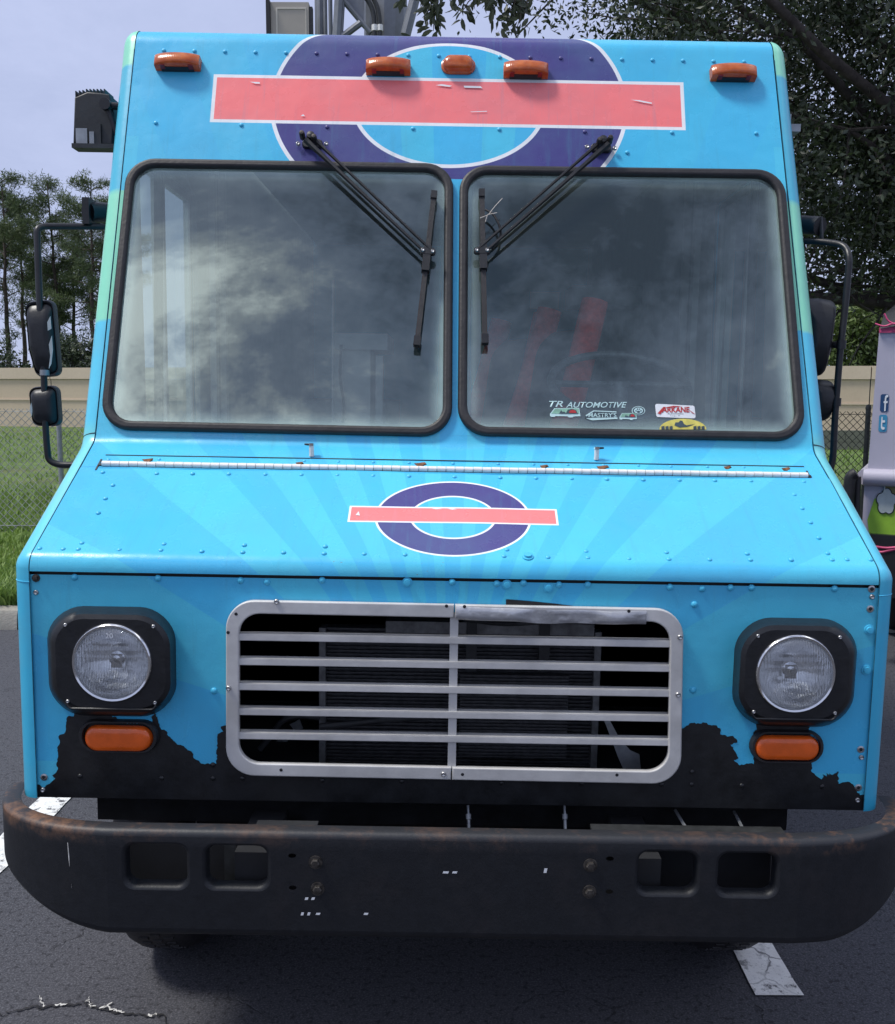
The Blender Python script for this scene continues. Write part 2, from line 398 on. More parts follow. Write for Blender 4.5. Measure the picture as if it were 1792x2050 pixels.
def m_line():
    m, t = new_mat('line_paint')
    oc = t.n('ShaderNodeTexCoord').outputs['Object']
    wear = t.m('MAXIMUM', t.ramp(t.noise(oc, 26, 6, .7), [(.54, 0.0), (.62, 1.0)]), t.ramp(t.noise(oc, 150, 3, .7), [(.58, 0.0), (.70, .8)]))
    wear = t.m('MULTIPLY', wear, t.ramp(t.noise(oc, 5, 3), [(.36, .15), (.58, 1.0)]))
    dvv = t.n('ShaderNodeVectorMath', {0: oc, 1: t.n('ShaderNodeVectorMath', {0: t.n('ShaderNodeTexNoise', {'Vector': oc, 'Scale': 9.0, 'Detail': 5.0}).outputs['Color'], 1: (.12, .12, .12)}, operation='MULTIPLY').outputs[0]}, operation='ADD').outputs[0]
    ck_ = t.n('ShaderNodeTexVoronoi', {'Vector': dvv, 'Scale': 6.0}, feature='DISTANCE_TO_EDGE').outputs['Distance']
    wear = t.m('MAXIMUM', wear, t.m('MULTIPLY', t.ramp(ck_, [(0.0, .9), (.03, .0)]), t.ramp(t.noise(oc, 4, 2), [(.45, 0.0), (.55, 1.0)])))
    c = t.mix(t.ramp(t.noise(oc, 12, 4), [(.3, 0.0), (.7, 1.0)]), (.66, .65, .62), (.80, .795, .77))
    c = t.mix(wear, c, (.055, .055, .06))
    return finish(m, t, pbsdf(t, c, .75, 0, t.bump(t.noise(oc, 140, 3), .35, .004)))
m_line()

def sheet(name, x0, y0, x1, y1, z, mat, **p): return ob(name, mesh(name, [(x0,y0,z),(x1,y0,z),(x1,y1,z),(x0,y1,z)], [(0,1,2,3)], mat), **p)
sheet('parking_lot_asphalt', -300, -120, 300, 700, 0, 'asphalt', kind='structure', label='dark weathered asphalt of the parking lot')
KY = 6.60
LZ = .125
sheet('lawn', -300, KY+.16, 300, 320, LZ, 'lawn_soil', kind='structure', label='green lawn rising behind the kerb up to the wall')
kb = bpy.data.objects.new('kerb', None); setup(kb, kind='structure', label='pale concrete kerb along the edge of the lawn')
kb.location = (0, KY, 0)
prof = [(KY, 0), (KY+.012, .10), (KY+.03, .13), (KY+.17, .135), (KY+.17, 0)]
for i in range(-5, 5):
    xa, xb = i*3+.006, i*3+2.994; b = MB()
    b.rings([[Vector((xa, y, z)) for y, z in prof], [Vector((xb, y, z)) for y, z in prof]], True, True)
    o = b.build('kerb_stone', 'kerb_concrete', None, 30); o.parent = kb; o.matrix_parent_inverse = Matrix.Translation((0, -KY, 0))
# painted bay lines: broken-edged thin sheets
def bay_line(x0, x1, y0, y1, label):
    n = 60; L = []; R_ = []
    for k in range(n+1):
        y = y0+(y1-y0)*k/n; L.append((x0+random.uniform(-.004, .004), y)); R_.append((x1+random.uniform(-.004, .004), y))
    v = [(*p, .005) for p in L] + [(*p, .005) for p in R_]
    ob('parking_line', mesh('parking_line', v, [(k, n+1+k, n+2+k, k+1) for k in range(n)], 'line_paint'), label=label, category='road marking', group='white lines painted on the asphalt')
bay_line(-1.665, -1.535, 2.3, 6.55, 'clean white bay line on the sunlit asphalt beside the truck')
bay_line(.858, .988, 2.485, 6.5, 'worn white bay line whose end pokes out from under the truck bumper')
def crack(pts, w, mat, z, label, name='asphalt_crack'):
    P = [atZ(x, y, 0) for x, y in pts]; Q = []
    for a, b in zip(P[:-1], P[1:]):
        for k in range(6): Q.append(a.lerp(b, k/6) + Vector((random.uniform(-.004, .004), random.uniform(-.007, .007), 0)))
    Q.append(P[-1]); v = []
    for i, q in enumerate(Q):
        ww = w*random.uniform(.3, 1.0); v += [(q.x, q.y-ww, z), (q.x, q.y+ww, z)]
    return ob(name, mesh(name, v, [(2*i, 2*i+2, 2*i+3, 2*i+1) for i in range(len(Q)-1)], mat), label=label, category='crack')
D4 = lambda x, y: (x/2.964, y/2.964+1572)
ck = crack([D4(*p) for p in [(-40,1375),(40,1358),(120,1340),(200,1320),(250,1330),(350,1310),(430,1305),(500,1300),(540,1312),(560,1330),(620,1330),(700,1350),(800,1370),(900,1376),(965,1366),(1000,1430)]], .0055, 'crack_tar', .004, 'long jagged crack across the sunlit asphalt with pale filler in it')
for seg in ([(235,1268),(248,1300),(262,1325)], [(500,1298),(530,1275),(520,1298),(548,1322)], [(540,1305),(565,1330)], [(610,1328),(665,1302)], [(600,1332),(640,1328),(690,1345),(740,1358)], [(330,1312),(400,1306)], [(880,1374),(930,1372)]):
    o = crack([D4(*p) for p in seg], .0045, 'chalk', .006, '', 'filler'); o.parent = ck; del o['category']; del o['label']
crack([(1500,2000),(1525,2024),(1530,2050),(1545,2075)], .005, 'crack_tar', .004, 'short dark crack running from the end of the worn bay line')

# ---- lawn grass
def grass(name, spots, hmin, hmax, label, wid=.006):
    n = len(spots); sp = np.asarray(spots)
    h = rng.uniform(hmin, hmax, n)*(.6+.8*(np.sin(sp[:,0]*1.7+np.sin(sp[:,1]*1.3))*.5+.5)); a = rng.uniform(0, 6.283, n); l = rng.uniform(.15, .9, n)*h; w = wid*rng.uniform(.7, 1.5, n)*(1+sp[:,1]*.05)
    ax, ay = np.cos(a), np.sin(a); bx, by = -ay*w, ax*w
    z0 = np.full(n, LZ)
    V = np.stack([np.c_[sp[:,0]-bx, sp[:,1]-by, z0], np.c_[sp[:,0]+bx, sp[:,1]+by, z0],
                  np.c_[sp[:,0]+ax*l*.4+bx*.8, sp[:,1]+ay*l*.4+by*.8, z0+h*.65], np.c_[sp[:,0]+ax*l*.4-bx*.8, sp[:,1]+ay*l*.4-by*.8, z0+h*.65],
                  np.c_[sp[:,0]+ax*l, sp[:,1]+ay*l, z0+h]], 1).reshape(-1, 3)
    i = np.arange(n)*5
    me = bpy.data.meshes.new(name); me.vertices.add(len(V)); me.vertices.foreach_set('co', V.astype(np.float32).ravel())
    q = np.stack([i, i+1, i+2, i+3], 1); tr = np.stack([i+3, i+2, i+4], 1)
    loops = np.concatenate([np.concatenate([q, tr], 1).ravel()]); me.loops.add(len(loops)); me.loops.foreach_set('vertex_index', loops.astype(np.int32))
    me.polygons.add(2*n); st = np.stack([np.arange(n)*7, np.arange(n)*7+4], 1).ravel(); me.polygons.foreach_set('loop_start', st.astype(np.int32))
    me.update(calc_edges=True); me.validate()
    fin(me, 'grass_blade'); return ob(name, me, kind='stuff', label=label)
def sow(n, x0, x1, y0, y1):
    y = y0 + (y1-y0)*rng.random(n)**1.6; x = rng.uniform(x0, x1, n); return np.c_[x, y]
g = np.concatenate([sow(52000, -8, -2.2, KY+.17, 14), sow(24000, 2.2, 8, KY+.17, 14), sow(9000, -2.2, 2.2, KY+.17, 12), sow(26000, -24, 24, 13, 38)])
bare = (np.abs(g[:,1]-10.2) < .22) & (rng.random(len(g)) < .75)
grass('grass', g[~bare], .05, .12, 'short green grass of the lawn between kerb and wall')

# ---- far panel wall
WY = 39.0
wall = bpy.data.objects.new('boundary_wall', None); setup(wall, label='long tan precast panel wall behind the chain link fence', category='wall'); wall.location = (0, WY, LZ)
def wbox(name, a, b, mat, parent):
    M_ = MB(); M_.box(a, b); o = M_.build(name, mat, None, 30); o.parent = parent; o.matrix_parent_inverse = Matrix.Translation(-parent.location); return o
jx = -17.78
for i in range(-9, 13):
    xa = jx + (i)*5.6 + .02; xb = xa + 5.56
    wbox('panel', (xa, WY, LZ-.3), (xb, WY+.2, 1.30), 'wall_concrete', wall)
    wbox('panel', (xa, WY+.006, 1.315), (xb, WY+.2, 2.20), 'wall_concrete', wall)
    wbox('cap', (xa, WY-.06, 2.215), (xb, WY+.25, 2.70), 'cap_concrete', wall)
    wbox('ledge', (xa, WY-.035, 1.285), (xb, WY-.001, 1.335), 'cap_concrete', wall)
    wbox('post', (xb+.003, WY+.02, LZ-.3), (xb+.037, WY+.18, 2.68), 'dark_trim', wall)
wall.rotation_euler = (0, 0, math.radians(-12))
low = bpy.data.objects.new('low_block_wall', None); setup(low, label='low grey green block wall in the grass beyond the dark fence post', category='wall'); low.location = (11, 27, LZ)
for r in range(2):
    for i in range(8):
        xa = 5.5 + i*1.6 + (r % 2)*.8
        wbox('block', (xa, 27+.004*r, .02+r*.325), (xa+1.588, 27.2, .02+r*.325+.315), 'grey_block', low)

# ---- chain link fence
FY = 10.5
fence = bpy.data.objects.new('chain_link_fence', None); setup(fence, label='chain link fence on thin steel posts crossing the lawn', category='fence'); fence.location = (0, FY, LZ)
def fpart(b, name, mat, **p):
    o = b.build(name, mat, None, 40, **p); o.parent = fence; o.matrix_parent_inverse = Matrix.Translation(-fence.location); return o
fx = [-10.02, -7.11, -4.2, -1.3, 1.62, 4.53, 7.44, 10.3]
for k, x in enumerate(fx):
    b = MB(); b.tube([(x, FY-.03, LZ-.2), (x, FY-.03, 1.50)], .027, 10)
    b.lathe([(.03, 0), (.031, .02), (.024, .045), (.0, .055)], Matrix.Translation((x, FY-.03, 1.495)), 10)
    fpart(b, 'post', 'galvanised' if x < 0 else 'fence_dark')
ztop = 1.47
for side, xa, xb, mt in ((0, -10.0, 0.2, 'fence_wire'), (1, .2, 10.3, 'fence_dark')):
    b = MB(); hgt = ztop-LZ; pitch = .082
    n = int((xb-xa+hgt)/pitch)
    for k in range(n+1):
        for sg in (1, -1):
            x0 = (xa-hgt+k*pitch) if sg > 0 else (xb+hgt-k*pitch); x1 = x0+sg*hgt; z0, z1 = LZ, ztop
            # clip to span
            def clip(x0, z0, x1, z1):
                for lim, s_ in ((xa, 1), (xb, -1)):
                    if (x0-lim)*s_ < 0 and (x1-lim)*s_ < 0: return None
                    if (x0-lim)*s_ < 0: t = (lim-x0)/(x1-x0); z0 = z0+(z1-z0)*t; x0 = lim
                    elif (x1-lim)*s_ < 0: t = (lim-x0)/(x1-x0); z1 = z0+(z1-z0)*t; x1 = lim
                return x0, z0, x1, z1
            c = clip(x0, z0, x1, z1)
            if c and abs(c[0]-c[2]) > .02: b.tube([(c[0], FY+.003*sg, c[1]), (c[2], FY+.003*sg, c[3])], .0036, 4, False)
    fpart(b, 'wire_mesh', mt, kind='stuff')
    b = MB(); b.tube([(xa, FY, ztop-.03), (xb, FY, ztop-.03)], .004, 6); b.tube([(xa, FY, LZ+.07), (xb, FY, LZ+.07)], .004, 6); fpart(b, 'tension_wire', mt)

# ---- trees
def leaves_mesh(name, C, size, mat, aspect=.38, droop=0.0, fold=.25):
    """C: n x 3 leaf positions -> folded leaf quads (2 x quad halves)"""
    n = len(C); d = rng.normal(size=(n, 3)); d[:,2] -= droop; d /= np.linalg.norm(d, axis=1)[:,None]
    r = rng.normal(size=(n, 3)); s = np.cross(d, r); s /= np.linalg.norm(s, axis=1)[:,None]; u = np.cross(s, d)
    L = (size*rng.uniform(.65, 1.25, n))[:,None]; w = L*aspect*.5
    A = C; B = C+d*L; M1 = C+d*L*.5+s*w+u*w*fold; M2 = C+d*L*.5-s*w+u*w*fold
    V = np.stack([A, M1, B, M2], 1).reshape(-1, 3); i = np.arange(n)*4
    me = bpy.data.meshes.new(name); me.vertices.add(len(V)); me.vertices.foreach_set('co', V.astype(np.float32).ravel())
    loops = np.stack([i, i+1, i+2, i, i+2, i+3], 1).ravel(); me.loops.add(len(loops)); me.loops.foreach_set('vertex_index', loops.astype(np.int32))
    me.polygons.add(2*n); me.polygons.foreach_set('loop_start', (np.arange(2*n)*3).astype(np.int32)); me.update(calc_edges=True)
    return fin(me, mat)
def limb(b, p0, p1, r0, r1, wob=.1, n=6, seg=7):
    p0, p1 = Vector(p0), Vector(p1); L = (p1-p0).length; pts = []; rs = []
    for k in range(n+1):
        t = k/n; o = Vector((random.uniform(-1, 1), random.uniform(-1, 1), random.uniform(-.6, 1)))*wob*L*.18*(math.sin(t*math.pi))
        pts.append(p0.lerp(p1, t)+o); rs.append(r0+(r1-r0)*t)
    b.tube(pts, rs, seg); return pts
def tree_root(name, loc, label, cat, group=None):
    o = bpy.data.objects.new(name, None); o.location = loc; setup(o, label=label, category=cat)
    if group: o['group'] = group
    return o
def part_of(root, o): o.parent = root; o.matrix_parent_inverse = Matrix.Translation(-root.location); return o

def pine(x, y, h, label, crown0=.42, wid=1.0, low=0.0):
    h -= 1.3; crown0 += .12
    root = tree_root('pine_tree', (x, y, LZ), label, 'tree', 'tall pines behind the tan wall')
    b = MB(); top = Vector((x+random.uniform(-.5, .5), y, h)); base = Vector((x, y, LZ-.2))
    tp = limb(b, base, top, .19, .03, .035, 12, 8); C = []
    nb = 31
    for k in range(nb):
        t = crown0+(1-crown0)*(k+random.random()*.8)/nb
        if random.random() < .12: continue
        i = t*12; a = tp[min(12, int(i))].lerp(tp[min(12, int(i)+1)], i-int(i))
        env = wid*(2.25*math.sin(min(1.0, (1-t)/(1-crown0)*1.05+.13)*math.pi*.62)+.25)
        an = random.uniform(0, 6.283); L = env*random.uniform(.55, 1.1)
        tip = a+Vector((math.cos(an)*L, math.sin(an)*L, L*random.uniform(.05, .6)))
        pts = limb(b, a, tip, .035, .012, .3, 4, 5)
        for q in range(int(6+L*6)):
            s_ = random.uniform(.35, 1.05); c = a.lerp(tip, s_)+Vector(rng.normal(size=3)*.17)
            C.append(c)
    for k in range(int(low*60)):
        t = random.uniform(.05, crown0); i = t*12; a = tp[int(i)]; an = random.uniform(0, 6.283); L = random.uniform(.1, .5)
        C.append(a.lerp(tp[int(i)+1], i-int(i))+Vector((math.cos(an)*L, math.sin(an)*L, 0)))
    part_of(root, b.build('trunk', 'pine_bark', None, 60))
    C = np.array([tuple(c) for c in C]); T = np.repeat(C, 30, 0)+rng.normal(size=(len(C)*30, 3))*np.array([.15, .15, .09])
    part_of(root, ob('crown', leaves_mesh('crown', T, .24, 'pine_needle', .16, -.6, .3), kind='stuff'))
def px2x(px, Y): return atY(px, 788, Y).x
pl = [(-42, 57, 13.6, 'pine whose crown stands out past the mirror side, left of the forked pine', .35, 1.0, .5),
      (18, 55, 14.6, 'pine with bare ivy-wrapped lower trunk and a rounded broad top', .38, 1.15, 1.0),
      (52, 60, 13.6, 'slim leaning pine half hidden between two taller pines', .55, .8, .3),
      (92, 62, 10.9, 'short pine with a thin low crown behind the mirror', .45, .9, .3),
      (131, 56, 14.5, 'straight pine with a narrow ragged top behind the mirror arm', .40, .95, 1.0),
      (150, 58, 12.0, 'pine with dense ivy on its trunk beside the mirror arm', .35, .9, 1.6),
      (186, 54, 14.3, 'pine with full dark crown next to the truck cab pillar', .36, 1.15, .8),
      (232, 57, 13.5, 'pine with its crown mostly hidden behind the truck cab', .38, 1.0, .6)]
for px, Y, h, lab, c0, wd, lw in pl: pine(px2x(px, Y), Y, h, lab, c0, wd, lw)

def bush(name, cx, cy, h, rx, label, cat, mat, n=26, per=150, leaf=.22, group=None):
    root = tree_root(name, (cx, cy, LZ), label, cat, group); b = MB(); C = []
    for k in range(n):
        an = random.uniform(0, 6.283); e = random.random()**.5; z = LZ+h*random.uniform(.15, 1.0)
        f = math.sqrt(max(.05, 1-((z-LZ)/h-.4)**2/.42)); tip = Vector((cx+math.cos(an)*rx*e*f, cy+math.sin(an)*rx*e*f*.7, z))
        limb(b, (cx+random.uniform(-.2, .2), cy, LZ-.1), tip, .06, .012, .25, 4, 5)
        C.append(np.array(tip)[None]+rng.normal(size=(per, 3))*np.array([rx*.17, rx*.17, h*.085]))
    part_of(root, b.build('trunk', 'bark', None, 60)); part_of(root, ob('crown', leaves_mesh('crown', np.concatenate(C), leaf, mat, .5), kind='stuff'))
for px, Y, h, rx, lab, mt in [(-20, 47, 4.3, 2.6, 'dark understory shrub at the foot of the pines, farthest from the truck', 'dark_shrub_leaf'), (62, 48, 3.4, 1.8, 'low dark shrub between pine trunks above the tan wall', 'dark_shrub_leaf'), (150, 47, 4.6, 2.2, 'dark understory shrub behind the mirror arm above the tan wall', 'dark_shrub_leaf'), (205, 46, 4.4, 1.7, 'understory shrub touching the truck cab pillar above the tan wall', 'dark_shrub_leaf')]:
    bush('shrub', px2x(px, Y), Y, h-.7, rx*.85, lab, 'shrub', mt, 24, 170, .20, 'understory behind the tan wall')
for px, Y, h, rx, lab, mt in [(1700, 45, 5.2, 2.3, 'bright green leafy shrub above the tan wall beside the mirror pole', 'shrub_leaf'), (1770, 47, 6.0, 2.6, 'light green bushy tree above the tan wall next to the lavender vehicle', 'shrub_leaf'), (1655, 50, 6.6, 2.8, 'darker green tree above the tan wall behind the round mirror backs', 'dark_shrub_leaf'), (1560, 49, 6.2, 3.0, 'green tree seen only through the cab side window', 'shrub_leaf'), (1840, 46, 6.8, 3.0, 'tall green tree behind the lavender vehicle', 'dark_shrub_leaf')]:
    bush('leafy_tree', px2x(px, Y), Y, h, rx, lab, 'tree', mt, 40, 190, .24, 'trees behind the tan wall on the vehicle side')

# ---- big oak overhanging from behind the other vehicle
OX, OY = 7.6, 12.2
oak = tree_root('oak_tree', (OX, OY, LZ), 'large dark oak spreading over the truck and the lavender vehicle', 'tree')
b = MB(); tk = limb(b, (OX, OY, LZ-.3), (OX-.3, OY, 3.2), .42, .34, .06, 8, 12)
cl = []
low1 = limb(b, (OX-.2, OY, 2.55), atY(1600, 592, 11.2), .17, .05, .22, 9, 8)       # the heavy low limb
low2 = limb(b, atY(1745, 615, 11.5), atY(1480, 470, 11.0), .07, .02, .25, 6, 6)
mains = []
for tip in [atY(1180, -60, 11.2), atY(1420, -40, 10.6), atY(1600, -120, 12.2), atY(1760, -60, 11), atY(1950, -200, 12), atY(1700, 260, 10.6), atY(1850, 180, 11.6), atY(1500, 220, 12), atY(1640, 420, 11.8), atY(2150, 100, 11.4), atY(2250, 350, 12.5), atY(1320, 60, 12.4)]:
    st = tk[-1].lerp(tk[-2], random.random()*.6); mains.append(limb(b, st, tip, .13, .025, .22, 9, 7))
for pts in mains+[low1, low2]:
    for q in pts[2:]:
        for k in range(3):
            tip = q+Vector(rng.normal(size=3)*np.array([.65, .6, .5])); limb(b, q, tip, .018, .005, .3, 3, 4); cl.append(tip)
def okpos(p):
    """keep crown clumps where the crown is: above its lower edge and right of its outer edge"""
    d = p-CP; fw = d.y*math.cos(PITCH)-d.z*math.sin(PITCH); up = d.y*math.sin(PITCH)+d.z*math.cos(PITCH)
    return CX+F*d.x/fw, CY-F*up/fw
cnt = 0
while cnt < 1750:
    p = Vector((OX-1.2, 11.9, 6.3))+Vector((random.uniform(-6.0, 6.5), random.uniform(-2.6, 4.6), random.uniform(-4.0, 3.6)))
    e = ((p.x-OX+1.2)/6.4)**2+((p.y-12.4)/4.2)**2+((p.z-6.3)/4.0)**2
    px, py = okpos(p)
    lim = 1165+max(0, py)*.9
    if e > 1 or px < lim or py > 615+max(0, (px-1700))*.12: continue
    if 1600 < px < 1780 and py > 120 and random.random() < .45: continue
    cnt += 1
    if mnoise.noise(p*.95) > .16: continue
    cl.append(p)
C = np.concatenate([np.array(c)[None]+rng.normal(size=(150, 3))*np.array([.25, .25, .19]) for c in cl])
dd = C-np.array(CP); fwv = dd[:,1]*math.cos(PITCH)-dd[:,2]*math.sin(PITCH); upv = dd[:,1]*math.sin(PITCH)+dd[:,2]*math.cos(PITCH)
pyv = CY-F*upv/fwv; C = C[pyv < 598+rng.normal(size=len(C))*9]
part_of(oak, b.build('trunk', 'bark', None, 60))
part_of(oak, ob('crown', leaves_mesh('crown', C, .085, 'oak_leaf', .42, .2), kind='stuff'))
# sprays of oak leaves hanging in front of the sky above the roof: leaves one by one
lf = mesh('leaf', [(0,0,0),(.012,.004,.018),(.013,.005,.042),(0,0,.066),(-.013,.005,.042),(-.012,.004,.018)], [(0,1,2,3),(0,3,4,5)], 'hanging_leaf')
spray = []
HY = 6.2
def hang(px, py, px2, py2, n, spread):
    b = MB(); a, c = atY(px, py, HY), atY(px2, py2, HY+.1); pts = limb(b, a, c, .007, .002, .2, 6, 5)
    for k in range(n):
        i = random.random()*5.99; q = pts[int(i)].lerp(pts[int(i)+1], i-int(i)); spray.append(q+Vector(rng.normal(size=3)*np.array([spread, spread, spread])))
    part_of(oak, b.build('hanging_twig', 'twig', None, 60))
for a in [(880,-40,862,50,46,.035), (862,-30,845,12,20,.03), (872,0,868,62,22,.025), (905,-30,930,5,12,.03), (815,-40,802,8,12,.025), (975,-40,920,28,34,.035), (1010,-50,985,34,48,.04), (1040,-40,1012,62,56,.035), (1050,-30,1035,66,30,.03), (1000,-30,955,14,26,.035), (1060,-20,1048,40,16,.025)]: hang(*a)
limb_b = MB(); limb(limb_b, atY(1180, -330, 8.6), atY(870, -30, HY), .03, .008, .15, 7, 6); limb(limb_b, atY(1250, -330, 8.8), atY(1030, -40, HY), .03, .008, .15, 7, 6); limb(limb_b, tk[-1], atY(1215, -330, 8.7), .09, .03, .1, 7, 7); part_of(oak, limb_b.build('overhead_branch', 'bark', None, 60))
for q in spray[:300]:
    o = bpy.data.objects.new('leaf', lf); o.location = q
    d = Vector((random.gauss(0, .6), random.gauss(0, .6), -abs(random.gauss(.5, .6)))).normalized(); o.rotation_euler = (d.to_track_quat('Z', 'Y') @ Quaternion((0,0,1), random.uniform(0, 6.28))).to_euler()
    s_ = random.uniform(.85, 1.4); o.scale = (s_, s_, s_); COL.objects.link(o); part_of(oak, o)

# ---- steel gantry column with truss and cabinet behind the truck
GY = 22.0
col = tree_root('steel_gantry', ((atY(772, 30, GY)).x, GY, LZ), 'grey steel gantry column with diagonal bracing rising behind the truck roof', 'gantry')
pc = atY(772, 30, GY); rad = (atY(816, 30, GY).x-atY(728.6, 30, GY).x)/2
b = MB(); b.lathe([(rad, LZ-.3), (rad*.98, 13.5), (0, 13.6)], Matrix.Translation((pc.x, GY, 0)), 12); part_of(col, b.build('column', 'steel_grey', None, 10))
for x in (632, 641, 652, 664):
    q = atY(x, 30, GY-.1); b = MB(); b.tube([(q.x, GY-.15+random.uniform(-.3, .3), LZ-.2), (q.x, GY-.15+random.uniform(-.3, .3), 13.2)], .045 if x != 641 else .075, 8); part_of(col, b.build('vertical_tube', 'steel_grey', None, 40))
def strut(a, c, r, nm='brace'):
    b = MB(); b.tube([atY(*a, GY-.5), atY(*c, GY-.5)], r, 8); part_of(col, b.build(nm, 'steel_grey', None, 40))
strut((682, -40), (671, 140), .105); strut((688, -20), (680, 120), .045); strut((664, -30), (742, 66), .05); strut((664, 90), (722, 46), .075); strut((835, -20), (812, 70), .11)
g3 = [atY(*p, GY-.42) for p in [(668,-14),(728.6,-14),(728.6,58)]]
b = MB(); b.rings([g3, [p+Vector((0, .03, 0)) for p in g3]]); part_of(col, b.build('gusset_plate', 'steel_grey', None, 10))
for pts in ([(728,-10),(742,8),(749,32),(750,90)], [(744,-10),(756,14),(760,40),(761,90)]):
    b = MB(); b.tube(smoothpath([atY(*p, GY-rad-.12) for p in pts], .3), .05, 8); part_of(col, b.build('conduit', 'fence_dark', None, 60))
    q = atY(pts[-1][0], 62, GY-rad-.12); b = MB(); b.tube([q, q+Vector((0,0,.12))], .062, 8); part_of(col, b.build('conduit_clamp', 'white_metal', None, 40))
cab = tree_root('equipment_cabinet', (atY(575, 60, GY-.6).x, GY-.4, 9.2), 'beige cabinet panel with pale border mounted on the steel gantry', 'cabinet')
q0, q1 = atY(543, 75, GY-.6), atY(618, 5, GY-.6)
def cbox(nm, a, c, mat): o = MB().box(a, c).build(nm, mat, None, 20); part_of(cab, o)
cbox('panel', (q0.x, GY-.62, q0.z-.35), (q1.x, GY-.40, q1.z), 'cabinet_beige')
e0, e1 = atY(553, 75, GY-.63), atY(613, 15, GY-.63)
cbox('border', (e0.x, GY-.632, e0.z-.3), (e0.x+.035, GY-.622, e1.z), 'cabinet_edge'); cbox('border', (e0.x+.037, GY-.632, e1.z-.03), (e1.x, GY-.622, e1.z), 'cabinet_edge'); cbox('border', (e1.x-.02, GY-.631, e0.z-.3), (e1.x, GY-.622, e1.z-.032), 'cabinet_edge')
cbox('side_frame', (q0.x-.085, GY-.70, q0.z-.4), (q0.x-.004, GY-.45, q1.z+.02), 'print_black'); cbox('side_frame', (q1.x+.004, GY-.6, q0.z-.4), (q1.x+.075, GY-.45, q1.z-.08), 'fence_dark')
cbox('mounting_arm', (q1.x, GY-.45, q0.z-.28), (pc.x-rad*.5, GY-.37, q0.z-.2), 'steel_grey')

# ---- other vehicle at the right
VY = 5.8
van = tree_root('parked_van', (atY(1737, 945, VY).x, VY, 0), 'pale lavender food van with social media icons and green cartoon graphic', 'van')
def vp(b, nm, mat, smooth=30, **p): return part_of(van, b.build(nm, mat, None, smooth, **p))
tl, ml, bl = atY(1760, 660, VY), atY(1737, 945, VY), atY(1724, 1085, VY)
vx0 = ml.x; zt, zm, zb = tl.z, ml.z, bl.z+.06
b = MB(); sec = lambda y: [Vector((vx0, y, zm)), Vector((5.35, y, zm)), Vector((5.35, y, zt)), Vector((vx0+.02, y, zt))]
b.rings([sec(VY), sec(VY+4.6)]); vp(b, 'upper_body', 'lavender', 20)
b = MB(); b.rings([[Vector((vx0-.015, y, zb)), Vector((5.36, y, zb)), Vector((5.36, y, zm-.02)), Vector((vx0-.015, y, zm-.02))] for y in (VY+.02, VY+4.6)]); vp(b, 'lower_body', 'lavender', 20)
b = MB(); zr = atY(1750, 955, VY).z; b.tube([(vx0-.02, VY-.005, zr), (5.36, VY-.005, zr)], .052, 12); b.tube([(vx0-.01, VY-.01, zr), (vx0-.01, VY+4.5, zr)], .05, 12); vp(b, 'rub_rail', 'lavender', 50)
b = MB(); b.tube(smoothpath([atY(1733, 948, VY-.1), atY(1722, 955, VY-.1), atY(1717, 1000, VY-.1), atY(1708, 1050, VY-.1), atY(1716, 1085, VY-.1)], .08), .034, 8); b.tube([atY(1727, 955, VY-.05), atY(1722, 1085, VY-.05)], .02, 8); vp(b, 'hose', 'black_rubber', 60)
VM = Matrix(((1,0,0,0),(0,0,-1,VY),(0,1,0,0),(0,0,0,1)))
vm = lambda x, y, Y=VY: (atY(x, y, Y).x, atY(x, y, Y).z)
VM2 = Matrix(((1,0,0,0),(0,0,-1,VY+.02),(0,1,0,0),(0,0,0,1)))
def vplate(nm, outer, mat, w, M=VM, holes=(), par=None): return part_of(van, plate(nm, outer, M, mat, None, holes, .0, 0, w))
# icons
def icon(px0, py0, px1, py1, mat):
    a, c = vm(px0, py1), vm(px1, py0); vplate('icon_square', roundpoly(rect(*a, *c), .012), mat, .003); return a, c
a, c = icon(1760, 789, 1777, 824, 'sign_navy'); w_, h_ = c[0]-a[0], c[1]-a[1]
f = [(.52,.0),(.70,.0),(.70,.46),(.88,.46),(.88,.58),(.70,.58),(.70,.72),(.78,.80),(.92,.80),(.92,.93),(.72,.94),(.56,.86),(.52,.72),(.52,.58),(.40,.58),(.40,.46),(.52,.46)]
vplate('icon_letter', [(a[0]+x*w_, a[1]+.04*h_+y*h_*.98) for x, y in f], 'print_white', .006)
a, c = icon(1757, 830, 1774, 864, 'sign_blue')
w_, h_ = c[0]-a[0], c[1]-a[1]
t_ = [(.30,.88),(.42,.88),(.44,.68),(.72,.68),(.76,.60),(.70,.54),(.44,.54),(.44,.34),(.50,.28),(.72,.28),(.76,.20),(.70,.13),(.44,.13),(.30,.22),(.28,.40)]
vplate('icon_letter', [(a[0]+x*w_, a[1]+y*h_) for x, y in t_], 'print_white', .006)
# cartoon graphic
gp = [vm(*p, VY+.02) for p in [(1738,1085),(1733,1040),(1746,998),(1765,985),(1800,970),(1860,985),(1900,1060),(1830,1075),(1770,1086)]]
vplate('green_graphic', gp, 'print_green', .004, VM2)
gp = [vm(*p, VY+.02) for p in [(1762,985),(1766,968),(1774,964),(1782,967),(1790,972),(1800,970),(1815,985),(1800,1000)]]
vplate('olive_graphic', gp, 'print_olive', .007, VM2)
def puff(k):
    out = []
    cx, cy = vm(1768, 1002, VY+.02)
    for i in range(5):
        an = math.pi/2+i*2*math.pi/5; ox, oy = cx+.030*math.cos(an), cy+.044*math.sin(an)
        for j in range(9):
            t = an-1.25+2.5*j/8; out.append((ox+(.024+k)*math.cos(t), oy+(.034+k)*math.sin(t)))
    return out
vplate('cloud_outline', puff(.006), 'print_black', .010, VM2); vplate('cloud_graphic', puff(0), 'print_grey', .013, VM2)
